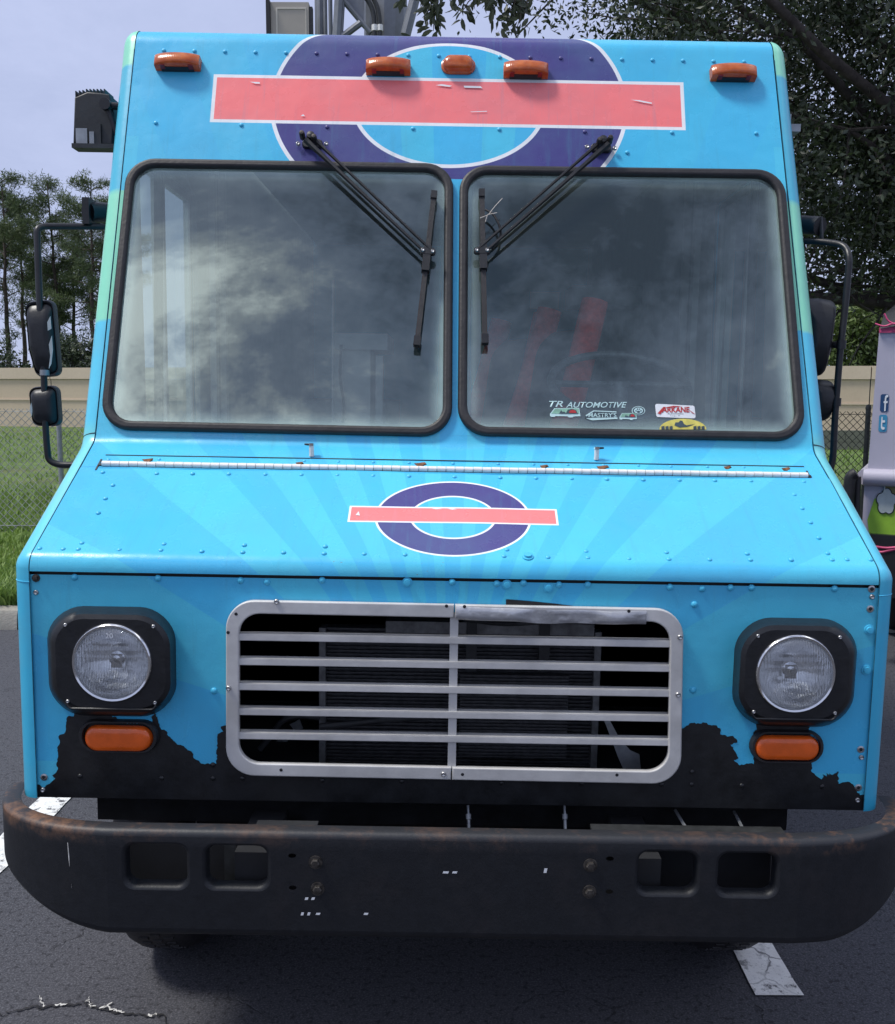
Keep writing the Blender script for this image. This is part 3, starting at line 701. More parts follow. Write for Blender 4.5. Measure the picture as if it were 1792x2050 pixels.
b = MB(); qq = [vm(*p, VY+.02) for p in [(1764,984),(1765,972),(1762,966),(1759,969),(1761,972)]]; b.tube([VM2 @ Vector((x, y, .014)) for x, y in qq], .005, 5); vp(b, 'cloud_curl', 'print_grey')
# base, wheels, top bundle
b = MB(); b.box((vx0+.08, VY+.12, .42), (5.3, VY+4.5, zb-.003)); vp(b, 'chassis', 'dark_void')
for wx, wy in ((vx0+.18, VY+1.1), (5.2, VY+1.1), (vx0+.18, VY+3.7), (5.2, VY+3.7)):
    b = MB(); b.lathe([(.0, -.1), (.22, -.1), (.34, -.1), (.37, -.06), (.37, .06), (.34, .1), (.22, .1), (0, .1)], Matrix.Translation((wx, wy, .37)) @ Matrix.Rotation(math.pi/2, 4, 'Y'), 20); vp(b, 'wheel', 'black_rubber', 40)
b = MB(); b.tube([atY(1737, 1085, VY-.02), atY(1740, 1078, VY-.02)], .03, 8); vp(b, 'marker_lamp', 'red_lens', 60)
van.rotation_euler = (0, 0, math.radians(-27))
tarp = tree_root('folded_tarp', (van.location.x, VY, zt), 'black tarp tied with pink cord lying on top of the lavender van', 'tarp')
b = MB(); n = 20
rows = []
for j in range(9):
    t = j/8; r_ = []
    for k in range(n):
        u = k/(n-1); x = atY(1762, 650, VY).x+u*1.7
        hgt = (.10+.14*min(1, u*14))*math.sin(math.pi*min(1, t*1.0))**.6+.02*math.sin(u*31+j)+.015*math.sin(u*67+2*j)
        r_.append(Vector((x+.01*math.sin(j*2.1), VY-.02+t*.9, zt+.004+max(0, hgt))))
    rows.append(r_)
b.rings(rows, False, False, False); part_of(tarp, b.build('tarp_sheet', 'print_black', None, 60))
for pts in ([(1758,648),(1775,655),(1790,648),(1820,652)], [(1775,628),(1782,645),(1800,652)]):
    b = MB(); b.tube(smoothpath([atY(*p, VY-.035) for p in pts], .06), .006, 6); part_of(tarp, b.build('cord', 'pink_cord', None, 60))
b = MB(); q = atY(1760, 657, VY); b.box((q.x, VY-.012, zt-.02), (5.3, VY-.004, zt+.012)); part_of(tarp, b.build('hem', 'pink_cord'))
for pts in ([(1750,1092),(1775,1095),(1800,1090),(1860,1093)], [(1752,1100),(1765,1104),(1795,1094)]):
    b = MB(); b.tube(smoothpath([atY(*p, VY-.03) for p in pts], .06), .008, 6); vp(b, 'pink_strap', 'pink_cord', 60)
b = MB(); b.box((vx0-.01, VY-.03, .44), (5.2, VY+.08, zb-.006)); vp(b, 'front_valance', 'print_black')
tarp.rotation_euler = (0, 0, math.radians(-27))

# ================================================================== THE BLUE TRUCK
truck = bpy.data.objects.new('food_truck', None); COL.objects.link(truck)
truck['label'] = 'bright blue step van food truck with roundel logos, grille and rusty black bumper'; truck['category'] = 'food truck'; truck['pinv'] = 1
truck.rotation_euler = (0, LEAN, 0); truck.location = PIV + RL @ (Vector((0, TRUCK_Y, 0)) - PIV)
def tp_(o): return o           # parts get the parent inverse in setup()
def sub(o, parent): o.parent = parent; return o
def part(b, nm, mat, smooth=40, parent=None, **p):
    o = b.build(nm, mat, parent or truck, smooth, **p); return o

# side profile of the front (Y, Z), corners with fillets; s = distance along the unfilleted line, 0 at hood front corner
PA, PB, PC, PE, PG = (2.16, .695), (2.16, 1.264), (2.594, 1.510), (3.058, 2.728), (6.9, 2.79)
PTS = [Vector(p) for p in (PA, PB, PC, PE, PG)]; RAD = [0, .045, .055, .075, 0]
SV = [-(PTS[1]-PTS[0]).length, 0]; 
for i in range(2, 5): SV.append(SV[-1]+(PTS[i]-PTS[i-1]).length)
tab = []
for i, p in enumerate(PTS):
    if RAD[i] == 0: tab.append((SV[i], p.x, p.y)); continue
    a, c = (PTS[i-1]-p).normalized(), (PTS[i+1]-p).normalized(); ang = math.acos(a.dot(c)); T = RAD[i]/math.tan(ang/2)
    ce = p+(a+c).normalized()*RAD[i]/math.sin(ang/2); v0, v1 = p+a*T-ce, p+c*T-ce
    a0, a1 = math.atan2(v0.y, v0.x), math.atan2(v1.y, v1.x); da = (a1-a0+math.pi) % (2*math.pi)-math.pi
    for k in range(11):
        t = a0+da*k/10; tab.append((SV[i]-T+2*T*k/10, ce.x+RAD[i]*math.cos(t), ce.y+RAD[i]*math.sin(t)))
tab = np.array(tab)
def path(s): return np.interp(s, tab[:,0], tab[:,1]), np.interp(s, tab[:,0], tab[:,2])
def pnorm(s):
    y0, z0 = path(s-.003); y1, z1 = path(s+.003); d = math.hypot(y1-y0, z1-z0); return -(z1-z0)/d, (y1-y0)/d     # outward (-Y / +Z side)
def slist(a, c, step=.03):
    out = [a]+[x for x in tab[:,0] if a+1e-4 < x < c-1e-4]+[c]; res = [out[0]]
    for x in out[1:]:
        k = max(1, int(math.ceil((x-res[-1])/step))); s0 = res[-1]
        for j in range(1, k+1): res.append(s0+(x-s0)*j/k)
    return res
WDIR = (PTS[3]-PTS[2]).normalized(); WN = Vector((0, -WDIR.y, WDIR.x)); W0 = Vector((0, PTS[2].x, PTS[2].y)); WV = Vector((0, WDIR.x, WDIR.y))
HDIR = (PTS[2]-PTS[1]).normalized(); HN = Vector((0, -HDIR.y, HDIR.x)); H0 = Vector((0, PTS[1].x, PTS[1].y)); HV = Vector((0, HDIR.x, HDIR.y))
SC = SV[2]
def frame(o, v, n): return Matrix(((1, v.x, n.x, o.x), (0, v.y, n.y, o.y), (0, v.z, n.z, o.z), (0, 0, 0, 1)))
WM, HM = frame(W0, WV, WN), frame(H0, HV, HN)
NY = 2.166
NM = frame(Vector((0, NY, 0)), Vector((0, 0, 1)), Vector((0, -1, 0)))
def wuv(x, y, off=0.0): p = onplane(x, y, W0+WN*off, WN)-W0-WN*off; return p.x, p.dot(WV)
def huv(x, y, off=0.0): p = onplane(x, y, H0+HN*off, HN)-H0-HN*off; return p.x, p.dot(HV)
def nuv(x, y, Y=NY): p = tY(x, y, Y); return p.x, p.z
HW, RC, XO = 1.011, .045, .005           # half width, corner radius

# ---- printed vinyl
def ell_params(cx, cy, xl, xr, yt, yb, f): c = f(cx, cy); return c[0], c[1], abs(f(xr, cy)[0]-f(xl, cy)[0])/2, abs(f(cx, yt)[1]-f(cx, yb)[1])/2
hx, hs, hai, hbi = ell_params(899, 208, 707, 1097, 83, 334, wuv); hs += SC
ha = abs(wuv(1257, 208)[0]-wuv(540, 208)[0])/2; hb = ha*.655/.64*hbi/hai
lx, ls, la, lb = ell_params(907, 1035, 751, 1064, 960, 1109, huv); _, _, lai, lbi = ell_params(907, 1033, 823, 996, 990, 1076, huv)
hband = (wuv(424, 195)[0], SC+wuv(898, 252)[1], wuv(1371, 215)[0], SC+wuv(898, 156)[1])
lband = (huv(698, 1028)[0], huv(907, 1048)[1], huv(1117, 1038)[0], huv(907, 1016)[1])
sclip = SC+wuv(905, 358)[1]
GS = [SC+wuv(230, yy)[1] for yy in (638, 380, 128)]
def m_vinyl():
    m, t = new_mat('printed_vinyl')
    uv = t.n('ShaderNodeUVMap').outputs[0]; oc = t.n('ShaderNodeTexCoord').outputs['Object']
    sp = t.n('ShaderNodeSeparateXYZ', {0: uv}); x, s = sp.outputs[0], sp.outputs[1]
    ang = t.m('ABSOLUTE', t.m('ARCTAN2', x, t.m('ADD', s, .48)))
    A = [(0, 1), (1.6, 0), (4.6, 1), (8.0, 0), (11.8, 1), (15.7, 0), (20.2, 1), (24.5, 0)]
    A = [(0, 0), (1.8, 1), (4.8, 0), (8.2, 1), (12.0, 0), (15.7, 1), (20.2, 0), (24.4, 1), (29.4, 0), (34.7, 1), (43.6, 0), (57, 1), (72, 0), (90, 1), (112, 0), (140, 1)]
    rf = t.ramp(t.m('DIVIDE', ang, math.pi), [(d/180, float(v)) for d, v in A], 'CONSTANT')
    fade = t.ramp(t.m('MULTIPLY', t.m('ABSOLUTE', x), t.ramp(t.m('SUBTRACT', s, SC+.1), [(.3, 0.0), (.5, 1.0)])), [(.22, 1.0), (.5, .25)])
    rays = t.mix(t.m('ADD', .35, t.m('MULTIPLY', t.m('SUBTRACT', rf, .35), fade)), (.060, .465, .77), (.078, .535, .755))
    # the print is deeper blue low on the nose and softer up on the header
    rays = t.mix(t.ramp(t.noise(oc, 2.2, 3), [(.3, 0.0), (.7, .25)]), rays, (.05, .46, .68))
    def ell(cx, cs, a, bb):
        u = t.m('DIVIDE', t.m('SUBTRACT', x, cx), a); v = t.m('DIVIDE', t.m('SUBTRACT', s, cs), bb)
        return t.m('LESS_THAN', t.m('ADD', t.m('MULTIPLY', u, u), t.m('MULTIPLY', v, v)), 1.0)
    def bx(x0, s0, x1, s1):
        return t.m('MULTIPLY', t.m('MULTIPLY', t.m('GREATER_THAN', x, x0), t.m('LESS_THAN', x, x1)), t.m('MULTIPLY', t.m('GREATER_THAN', s, s0), t.m('LESS_THAN', s, s1)))
    def roundel(col, cx, cs, a, bb, ai, bi, band, e, clip=None, blue=(.062, .055, .215)):
        f = lambda q: t.m('MULTIPLY', q, t.m('GREATER_THAN', s, clip)) if clip else q
        col = t.mix(f(ell(cx, cs, a, bb)), col, (.80, .82, .84)); col = t.mix(f(ell(cx, cs, a-e, bb-e)), col, blue)
        col = t.mix(ell(cx, cs, ai, bi), col, (.80, .82, .84)); col = t.mix(ell(cx, cs, ai-e, bi-e), col, rays)
        x0, s0, x1, s1 = band; col = t.mix(bx(*band), col, (.82, .83, .84)); k = e*.9
        return t.mix(bx(x0+k, s0+k, x1-k, s1-k), col, (.92, .205, .205))
    c = roundel(rays, hx, hs, ha, hb, hai, hbi, hband, .0115, sclip); c = roundel(c, lx, ls, la, lb, lai, lbi, lband, .0055)
    gr = t.ramp(t.noise(oc, 3.5, 7, .65), [(.42, 0.0), (.75, .22)]); c = t.mix(gr, c, (.10, .27, .33))
    sc = t.ramp(t.noise(t.n('ShaderNodeVectorMath', {0: oc, 1: (2, 30, 30)}, operation='MULTIPLY').outputs[0], 4, 5, .7), [(.72, 0.0), (.76, .35)]); c = t.mix(t.m('MULTIPLY', sc, .35), c, (.6, .72, .76))
    ed = t.m('MULTIPLY', t.m('GREATER_THAN', t.m('ABSOLUTE', t.m('ADD', x, .004)), .925), t.m('MULTIPLY', t.m('GREATER_THAN', s, SC+.05), t.m('LESS_THAN', s, SC+.93)))
    ec = t.mix(t.m('MULTIPLY', t.m('GREATER_THAN', s, GS[0]), t.m('LESS_THAN', s, GS[1])), (.085, .54, .76), (.25, .70, .50)); c = t.mix(ed, c, ec)
    chip = t.m('MULTIPLY', t.ramp(t.noise(oc, 55, 4, .7), [(.69, 0.0), (.71, 1.0)]), t.ramp(t.m('ABSOLUTE', t.m('ADD', s, .005)), [(.025, .9), (.05, .0)]))
    c = t.mix(chip, c, (.20, .13, .09))
    run = t.noise(t.n('ShaderNodeVectorMath', {0: uv, 1: (22, 1.6, 1)}, operation='MULTIPLY').outputs[0], 2.0, 5, .65); c = t.mix(t.ramp(run, [(.55, 0.0), (.8, .30)]), c, (.07, .28, .38))
    r = t.m('ADD', .17, t.m('MULTIPLY', t.noise(oc, 9, 5), .20))
    h = t.m('ADD', t.noise(oc, 5, 3), t.m('MULTIPLY', t.noise(oc, 260, 2), .05))
    return finish(m, t, pbsdf(t, c, r, 0, t.bump(h, .20, .025), .0, .5))
m_vinyl()
def m_trim():
    m, t = new_mat('printed_corner_vinyl')
    uv = t.n('ShaderNodeUVMap').outputs[0]; oc = t.n('ShaderNodeTexCoord').outputs['Object']
    s = t.n('ShaderNodeSeparateXYZ', {0: uv}).outputs[1]
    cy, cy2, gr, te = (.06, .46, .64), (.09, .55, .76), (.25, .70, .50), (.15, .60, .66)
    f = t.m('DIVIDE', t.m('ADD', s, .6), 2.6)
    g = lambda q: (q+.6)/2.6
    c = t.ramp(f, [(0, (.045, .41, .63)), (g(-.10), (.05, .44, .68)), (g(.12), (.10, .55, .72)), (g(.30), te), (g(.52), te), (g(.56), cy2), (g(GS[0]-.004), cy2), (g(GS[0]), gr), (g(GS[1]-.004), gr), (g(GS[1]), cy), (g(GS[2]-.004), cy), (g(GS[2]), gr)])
    c = t.mix(t.ramp(t.noise(oc, 6, 6), [(.5, 0.0), (.8, .25)]), c, (.2, .35, .38))
    return finish(m, t, pbsdf(t, c, .34, 0, t.bump(t.noise(oc, 7, 3), .12, .02), .2))
m_trim()

# ---- panels
def tt(s_): return min(1.0, max(0.0, (s_-.35)/(SV[3]-.35)))
def XOs(s_): return XO-.020*tt(s_)          # the cab leans a little less than the chassis and narrows upwards
def dHW(s_): return -.011*tt(s_)
xi = HW-RC-.002
def loft(name, s0, s1, x0, x1, mat, nx=40, off=0.0, dent=.0, step=.03, parent=None, thick=True):
    ss = slist(s0, s1, step); xs = np.linspace(x0, x1, nx+1); v = []; uv = []; ph = rng.uniform(0, 6, 6)
    for s in ss:
        y, z = path(s); ny, nz = pnorm(s)
        for x in xs:
            d = off+dent*(math.sin(x*5+s*9+ph[0])+.7*math.sin(x*11-s*17+ph[1])+.5*math.sin(x*23+s*5+ph[2]))
            xx = XOs(s)+x*(xi+dHW(s))/xi; v.append((xx, y+ny*d, z+nz*d)); uv.append((xx, s))
    n = nx+1; f = [(i*n+j, i*n+j+1, (i+1)*n+j+1, (i+1)*n+j) for i in range(len(ss)-1) for j in range(nx)]
    return ob(name, mesh(name, v, f, mat, 60, uv), parent or truck)

hood = loft('hood', -.030, .372, -xi, xi, 'printed_vinyl', 60, 0, .0007)
cowl = loft('cowl', .3735, SC+.030, -xi, xi, 'printed_vinyl', 50, -.0015, .0004)
VT = SV[3]-SC-.06
# lip under the hood edge
b = MB(); z0 = path(-.030)[1]; b.box((-xi, 2.163, z0-.001), (xi, 2.19, z0+.004)); part(b, 'hood_lip', 'cyan_body')
# windshield openings
gl_o = [wuv(*p) for p in ((201, 861), (905, 876), (908, 331), (257, 320))]
gr_o = [wuv(*p) for p in ((916, 873), (1613, 885), (1568, 343), (920, 334))]
def ring(q, d, r): return roundpoly(inset(q, d) if d else q, r, 8)
VB = .030
hdr = plate('windshield_panel', [(XOs(SC)-xi-dHW(SC), VB), (XOs(SC)+xi+dHW(SC), VB), (XOs(SV[3])+xi+dHW(SV[3]), VT), (XOs(SV[3])-xi-dHW(SV[3]), VT)], WM, 'printed_vinyl', truck, [ring(gl_o, .010, .075), ring(gr_o, .010, .075)], w=-.0015, uvf=lambda u, v: (u, SC+v))
inner = plate('inner_windshield_frame', [(XOs(SC)-xi-dHW(SC), VB), (XOs(SC)+xi+dHW(SC), VB), (XOs(SV[3])+xi+dHW(SV[3]), VT), (XOs(SV[3])-xi-dHW(SV[3]), VT)], WM, 'cabin_panel', truck, [ring(gl_o, .012, .075), ring(gr_o, .012, .075)], depth=.025, w=-.018)
roofroll = loft('roof_front', SC+VT, SV[3]+.25, -xi, xi, 'printed_vinyl', 40, -.0015, .0)
# corner trims
for sg in (-1, 1):
    ss = slist(SV[0], SV[3]+.3, .05); v = []; uv = []; K = 8
    for s in ss:
        y, z = path(s); ny, nz = pnorm(s)
        for k in range(K+1):
            th = math.pi/2*k/K; o = -RC*(1-math.cos(th)); v.append((XOs(s)+sg*(HW+dHW(s)-RC+RC*math.sin(th)), y+ny*o, z+nz*o)); uv.append((k/K, s))
    f = []
    for i in range(len(ss)-1):
        for k in range(K):
            q = (i*(K+1)+k, i*(K+1)+k+1, (i+1)*(K+1)+k+1, (i+1)*(K+1)+k); f.append(q if sg > 0 else q[::-1])
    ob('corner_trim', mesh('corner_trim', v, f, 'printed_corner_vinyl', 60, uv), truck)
# seams where trims meet
for sg in (-1, 1):
    b = MB(); pts = []
    for s in slist(SV[0]+.002, SV[3]-.08, .05):
        y, z = path(s); ny, nz = pnorm(s); pts.append((XOs(s)+sg*(HW+dHW(s)-RC+.0005), y-ny*.0006, z-nz*.0006))
    b.tube(pts, .0010, 5); part(b, 'trim_seam', 'seam_blue')
    for s in (SC+.02, -.055):
        y, z = path(s); ny, nz = pnorm(s); ps = []
        for k in range(9):
            th = math.pi/2*k/8; o = -RC*(1-math.cos(th))+.0003; ps.append((XOs(s)+sg*(HW+dHW(s)-RC+RC*math.sin(th)), y+ny*o, z+nz*o-.006*(k/8)*(s > 0)))
        b = MB(); b.tube(ps, .0016 if s > 0 else .0012, 5); part(b, 'trim_joint', 'dark_trim' if s > 0 else 'cyan_body')
# body behind
ZF = .70
def sideplate(nm, sg, x, mat, thick):
    y0 = PB[0]+RC; out = [(y0, ZF)]
    for s in slist(SV[0], SV[3]+.2, .04):
        y, z = path(s); ny, nz = pnorm(s); out.append((y-ny*RC, z-nz*RC))
    out += [(6.9, 2.745), (6.9, ZF-.05)]
    wheel = []
    out = out[1:]
    holes = [roundpoly(rect(3.03, 1.50, 3.70, 2.36), .04, 4)]
    M = Matrix(((0, 0, sg, sg*x), (1, 0, 0, 0), (0, 1, 0, 0), (0, 0, 0, 1)))
    o = plate(nm, out, M, mat, truck, holes, depth=thick, smooth=20)
    for v in o.data.vertices:
        t_ = min(1, max(0, (v.co.z-1.45)/1.28)); v.co.x += XO-.020*t_-sg*.011*t_
    return o
for sg in (-1, 1):
    sideplate('side_wall', sg, HW-.012, 'cyan_body', .022); sideplate('side_lining', sg, HW-.040, 'cabin_panel', .02)
    # sliding door: sash bars and pane
    b = MB(); X = sg*(HW-.02)
    for y in (3.05, 3.285, 3.34, 3.68): b.box((X-.012, y-.012, 1.50), (X+.012, y+.012, 2.36))
    b.box((X-.012, 3.05, 1.50), (X+.012, 3.68, 1.525)); b.box((X-.012, 3.05, 2.335), (X+.012, 3.68, 2.36)); part(b, 'door_sash', 'aluminium')
    b = MB(); b.box((sg*(HW-.09)-.012, 3.76, .75), (sg*(HW-.09)+.012, 3.80, 2.5)); b.box((sg*(HW-.09)-.012, 3.93, .75), (sg*(HW-.09)+.012, 3.96, 2.5)); part(b, 'door_post', 'cabin_white')
    b = MB(); b.tube([(sg*(HW-.12), 2.93, 1.42), (sg*(HW-.11), 3.02, 2.35)], .014, 8); part(b, 'grab_rail', 'dark_trim')
m_glass('side_glass', (.38, .44, .45), .03, .08, (.42, .48, .47), .5, .5, False)
for sg in (-1, 1): ob('door_glass', mesh('door_glass', [(sg*(HW-.025), 3.04, 1.51), (sg*(HW-.025), 3.69, 1.51), (sg*(HW-.025), 3.69, 2.35), (sg*(HW-.025), 3.04, 2.35)], [(0,1,2,3)], 'side_glass', None, [(-.3,-.4),(.3,-.4),(.3,.4),(-.3,.4)]), truck)
b = MB(); b.box((-.95, 3.32, 2.742), (.95, 6.9, 2.772)); part(b, 'roof', 'roof_paint')
b = MB(); b.box((-.945, 3.10, 2.66), (.945, 6.88, 2.70)); part(b, 'ceiling', 'cabin_white')
b = MB(); b.box((-.97, 6.86, .7), (.97, 6.895, 2.735)); part(b, 'rear_wall', 'cyan_body')
b = MB(); b.box((-.97, 2.75, .66), (.97, 6.9, .72)); part(b, 'floor', 'dark_trim')
b = MB(); b.box((-.955, 2.62, 1.36), (.955, 2.84, 1.455)); b.box((-.955, 2.80, .73), (.955, 2.84, 1.36)); part(b, 'dashboard', 'dark_trim')

# ---- windshields
def windshield(q, label, seed):
    fr = plate('windshield', ring(q, 0, .082), WM, 'black_rubber', truck, [ring(q, .0255, .06)], depth=.022, bevel=.0085, w=.004, smooth=60, label=label)
    uc = sum(p[0] for p in q)/4; vc = sum(p[1] for p in q)/4
    hw = (q[1][0]-q[0][0]+q[2][0]-q[3][0])/4-.024; hh = (q[2][1]-q[1][1]+q[3][1]-q[0][1])/4-.024
    nm = 'windshield_glass_%d' % seed
    m_glass(nm, (.82, .92, .89), .135, .036, (.38, .47, .45), hw, hh)
    sub(plate('glass', ring(q, .018, .062), WM, nm, truck, w=-.001, uvf=lambda u, v: (u-uc, v-vc)), fr)
    # lips of the rubber: joint marks
    return fr
wsL = windshield(gl_o, 'windshield pane with bright cloud reflections', 1); wsR = windshield(gr_o, 'windshield pane with stickers along its lower edge', 2)
def sticker(outer, mat, lab=None, w=.0015, holes=()):
    o = plate('sticker', [wuv(*p) for p in outer], WM, mat, truck, w=w, holes=[[wuv(*p) for p in h] for h in holes]); sub(o, wsR)
    if lab: o['label'] = lab
    return o
def wtext(txt, x0, y0, x1, y1, mat, w=.0015, shear=0.0, bold=0.0):
    a, c = wuv(x0, y1), wuv(x1, y0); me = textmesh(txt, (0, 0, 1, 1), shear, bold)
    for v in me.vertices:           # lay the lettering on the pane, following its row in the picture
        u, q = v.co.x, v.co.y; p = wuv(x0+(x1-x0)*u, (y1 + (y0-y1)*q))
        v.co = WM @ Vector((p[0], p[1], w))
    fin(me, mat); me.name = 'lettering'; return sub(ob('lettering', me, truck), wsR)
def wt2(txt, x0, y0, x1, y1, slope, mat, **k):
    """text with a sloping baseline"""
    o = wtext(txt, x0, y0, x1, y1, mat, **k); return o
wtext('TR', 1099, 803, 1127, 815, 'sticker_cyan', shear=.3, bold=.01); wtext('AUTOMOTIVE', 1133, 805, 1255, 816.5, 'sticker_cyan', shear=.3, bold=.01)
def van_sticker(x0, y0, x1, y1):
    f = lambda u, v: (x0+(x1-x0)*u, y0+(y1-y0)*v)
    sticker([f(*p) for p in [(0,.62),(.10,.22),(.14,.02),(.96,.0),(1,.86),(.78,.9),(.74,1.0),(.62,1.0),(.58,.88),(.18,.86),(.15,.94),(.05,.94),(0,.84)]], 'sticker_cyan', 'small van shaped sticker', .0012)
    sticker([f(*p) for p in [(.04,.60),(.13,.25),(.16,.08),(.94,.06),(.96,.62),(.6,.62)]], 'sticker_green', None, .0018)
    sticker([f(*p) for p in [(.30,.60),(.33,.42),(.37,.25),(.41,.42),(.48,.40),(.52,.58),(.58,.2),(.72,.1),(.86,.25),(.92,.62)]], 'sticker_dark', None, .0024)
    sticker([f(*p) for p in [(.62,.55),(.65,.3),(.73,.2),(.83,.3),(.87,.55)]], 'sticker_red', None, .003)
van_sticker(1101, 817, 1162, 836)
sticker([(1172,832),(1188,822),(1234,824),(1236,838),(1185,841),(1172,838)], 'sticker_dark', 'dark brewery sticker', .0012)
sticker([(1172,832),(1188,822),(1234,824),(1234,826),(1189,824),(1174,834)], 'sticker_cyan', None, .0018); sticker([(1173,838),(1185,837),(1236,836),(1236,839),(1185,842)], 'sticker_cyan', None, .0018)
wtext("MASTRY'S", 1178, 827, 1234, 836, 'sticker_cyan', w=.0022, bold=.01)
van_sticker(1240, 827, 1275, 841)
sticker(ellipse(1278, 822.5, 13.5, 9), 'sticker_cyan', 'round paw print sticker', .0012); sticker(ellipse(1278, 822.5, 11.8, 7.8), 'sticker_dark', None, .0016); sticker(ellipse(1278, 822.5, 9, 6), 'sticker_cyan', None, .002)
for p in (ellipse(1278, 825, 3.2, 2.2, 16), ellipse(1273, 823, 1.5, 1.3, 12), ellipse(1276, 819.6, 1.4, 1.4, 12), ellipse(1280, 819.6, 1.4, 1.4, 12), ellipse(1283, 823, 1.5, 1.3, 12)): sticker(p, 'sticker_dark', None, .0026)
sticker(roundpoly([(1311,808.5),(1390,812.5),(1393,838),(1314,835)], 4, 4), 'print_white', 'white brewery sticker with red lettering', .0012)
wtext('ARKANE', 1325, 815, 1380, 826, 'sticker_red', w=.0022, bold=.03)
for q in ([(1316,828),(1328,815),(1332,815),(1322,830)], [(1378,820),(1386,828),(1392,830),(1382,823)], [(1322,818),(1348,813),(1366,814),(1348,816)]): sticker(q, 'sticker_red', None, .0024)
wtext('ALEWORKS', 1336, 827.5, 1368, 830, 'sticker_dark', w=.002); wtext('Largo, FL', 1342, 831.5, 1362, 834, 'sticker_dark', w=.002)
sticker(ellipse(1367, 860, 47, 21.5, 30, math.pi, 2*math.pi), 'sticker_yellow', 'yellow oval sticker half hidden by the rubber', .0012)
sticker([(1350,852),(1352,846),(1358,846),(1362,842),(1366,843),(1369,849),(1374,852),(1392,849),(1375,855),(1360,856)], 'sticker_dark', None, .002)
for x in (1324, 1332, 1340, 1388, 1396, 1404): sticker([(x,854),(x+6,853),(x+6.5,860),(x,860)], 'sticker_dark', None, .002)

for M_, f_, par, quads in ((WM, wuv, hdr, ([(872,171),(885,169),(905,172),(900,174.5)], [(928,172),(962,173),(966,177),(930,176)], [(500,164),(520,165),(521,168),(512,168)], [(1262,200),(1280,201),(1305,206),(1305,208.5),(1290,206)], [(602,233),(607,229),(611,233)], [(940,224),(975,222.5),(975,224),(945,225)])),
                          (HM, huv, hood, ([(864,1019),(874,1018),(886,1019.5),(874,1020.5)], [(896,1019),(906,1018.5),(915,1020),(905,1021)], [(712,1032),(718,1024),(721,1033)]))):
    for q in quads: sub(plate('letter_remnant', [f_(*p) for p in q], M_, 'print_white', truck, w=.0012), par)
# ---- header marker lights
def marker(x0, y0, x1, y1, w_):
    a, c = wuv(x0, (y0+y1)/2+9), wuv(x1, (y0+y1)/2+9); uc, vc = (a[0]+c[0])/2, (a[1]+c[1])/2; L = (c[0]-a[0])/2*.985; hgt = .019
    rings = []
    for vv, k in ((-hgt, .86), (-hgt*.85, .97), (-.006, 1.0), (hgt*.7, .97), (hgt, .82)):
        r_ = []
        for j in range(17):
            t = -1+2*j/16; dep = (.018+.024*math.sqrt(max(0, 1-(t*.93)**2)))*k
            r_.append(WM @ Vector((uc+L*t*(.99 if abs(t) == 1 else 1), vc+vv, dep)))
        r_ += [WM @ Vector((uc+L*(1-2*j/4), vc+vv, 0.0)) for j in range(5)]
        rings.append(r_)
    b = MB(); b.rings(rings); o = part(b, 'marker_light', 'amber_lens', 55)
    b = MB(); b.box((uc-L*.72, vc-hgt-.002, .0), (uc+L*.72, vc-hgt+.004, .020), WM); sub(part(b, 'base', 'dark_trim'), o)
    for t in (-.62, .62):
        b = MB(); b.box((uc+L*t-.006, vc-hgt-.003, .012), (uc+L*t+.006, vc-hgt*.5, .030), WM); sub(part(b, 'tab', 'red_lens'), o)
for q in ((313,104,404,141), (733,112,823,151), (1007,119,1097,157), (1420,126,1511,161)): marker(*q, 0)
a, c = wuv(887, 133), wuv(948, 133); o_ = roundpoly(rect(a[0], a[1]-.024, c[0], a[1]+.024), .022, 6)
b = MB(); b.rings(pillow(o_, [(1.12, 0), (1.12, .006), (1.0, .008), (1.0, .016), (.9, .024), (.6, .028)], WM)); part(b, 'marker_light', 'amber_lens', 60)

# ---- rivets
rv = MB().lathe([(.0066, -.001), (.0066, .0008), (.0055, .0030), (.0028, .0044), (.0, .0047)], Matrix(), 10).mesh('rivet', 'printed_vinyl', 60)
def mkriv(nm, prof, mat, seg=10): return MB().lathe(prof, Matrix(), seg).mesh(nm, mat, 50)
PR = [(.0062, -.001), (.0060, .0006), (.0048, .0022), (.0024, .0032), (.0, .0034)]
R_cy = mkriv('rivet', PR, 'cyan_body'); R_bl = mkriv('rivet', PR, 'black_paint')
simple('navy_rivet', (.065, .058, .215), .35, var=.1); R_nv = mkriv('rivet', PR, 'navy_rivet')
PRB = [(.0080, -.001), (.0080, .0012), (.0062, .0036), (.0034, .005), (.0, .0054)]
R_bolt = mkriv('bolt_head', PRB, 'cyan_body'); R_big = mkriv('bolt_head', [(.014, -.001), (.0135, .003), (.0095, .0035), (.0085, .008), (0, .0085)], 'cyan_body', 14)
R_scr = mkriv('screw', [(.0062, -.001), (.006, .0025), (.004, .004), (.0015, .002), (0, .002)], 'screw_metal'); R_eye = mkriv('eyelet', [(.0085, -.001), (.0085, .0015), (.005, .0025), (.0035, .0008), (0, .0005)], 'screw_metal', 12); R_hole = mkriv('hole', [(.004, 0), (0, .0004)], 'print_black', 8)
R_old = mkriv('bolt_head', [(.012, -.001), (.0115, .004), (.008, .0045), (.007, .010), (0, .0105)], 'old_bolt', 8)
def stud(me, M, u, v, parent, w=0.0, s=1.0):
    o = bpy.data.objects.new(me.name, me); setup(o, truck); o.matrix_basis = M @ Matrix.Translation((u, v, w)) @ Matrix.Scale(s, 4); o.parent = parent; return o
def row(me, M, f, pts, parent, w=0.0, s=1.0):
    for p in pts: stud(me, M, *f(*p), parent, w, s)
top = [(328+61.15*k, 100.5+1.21*k) for k in range(20)]
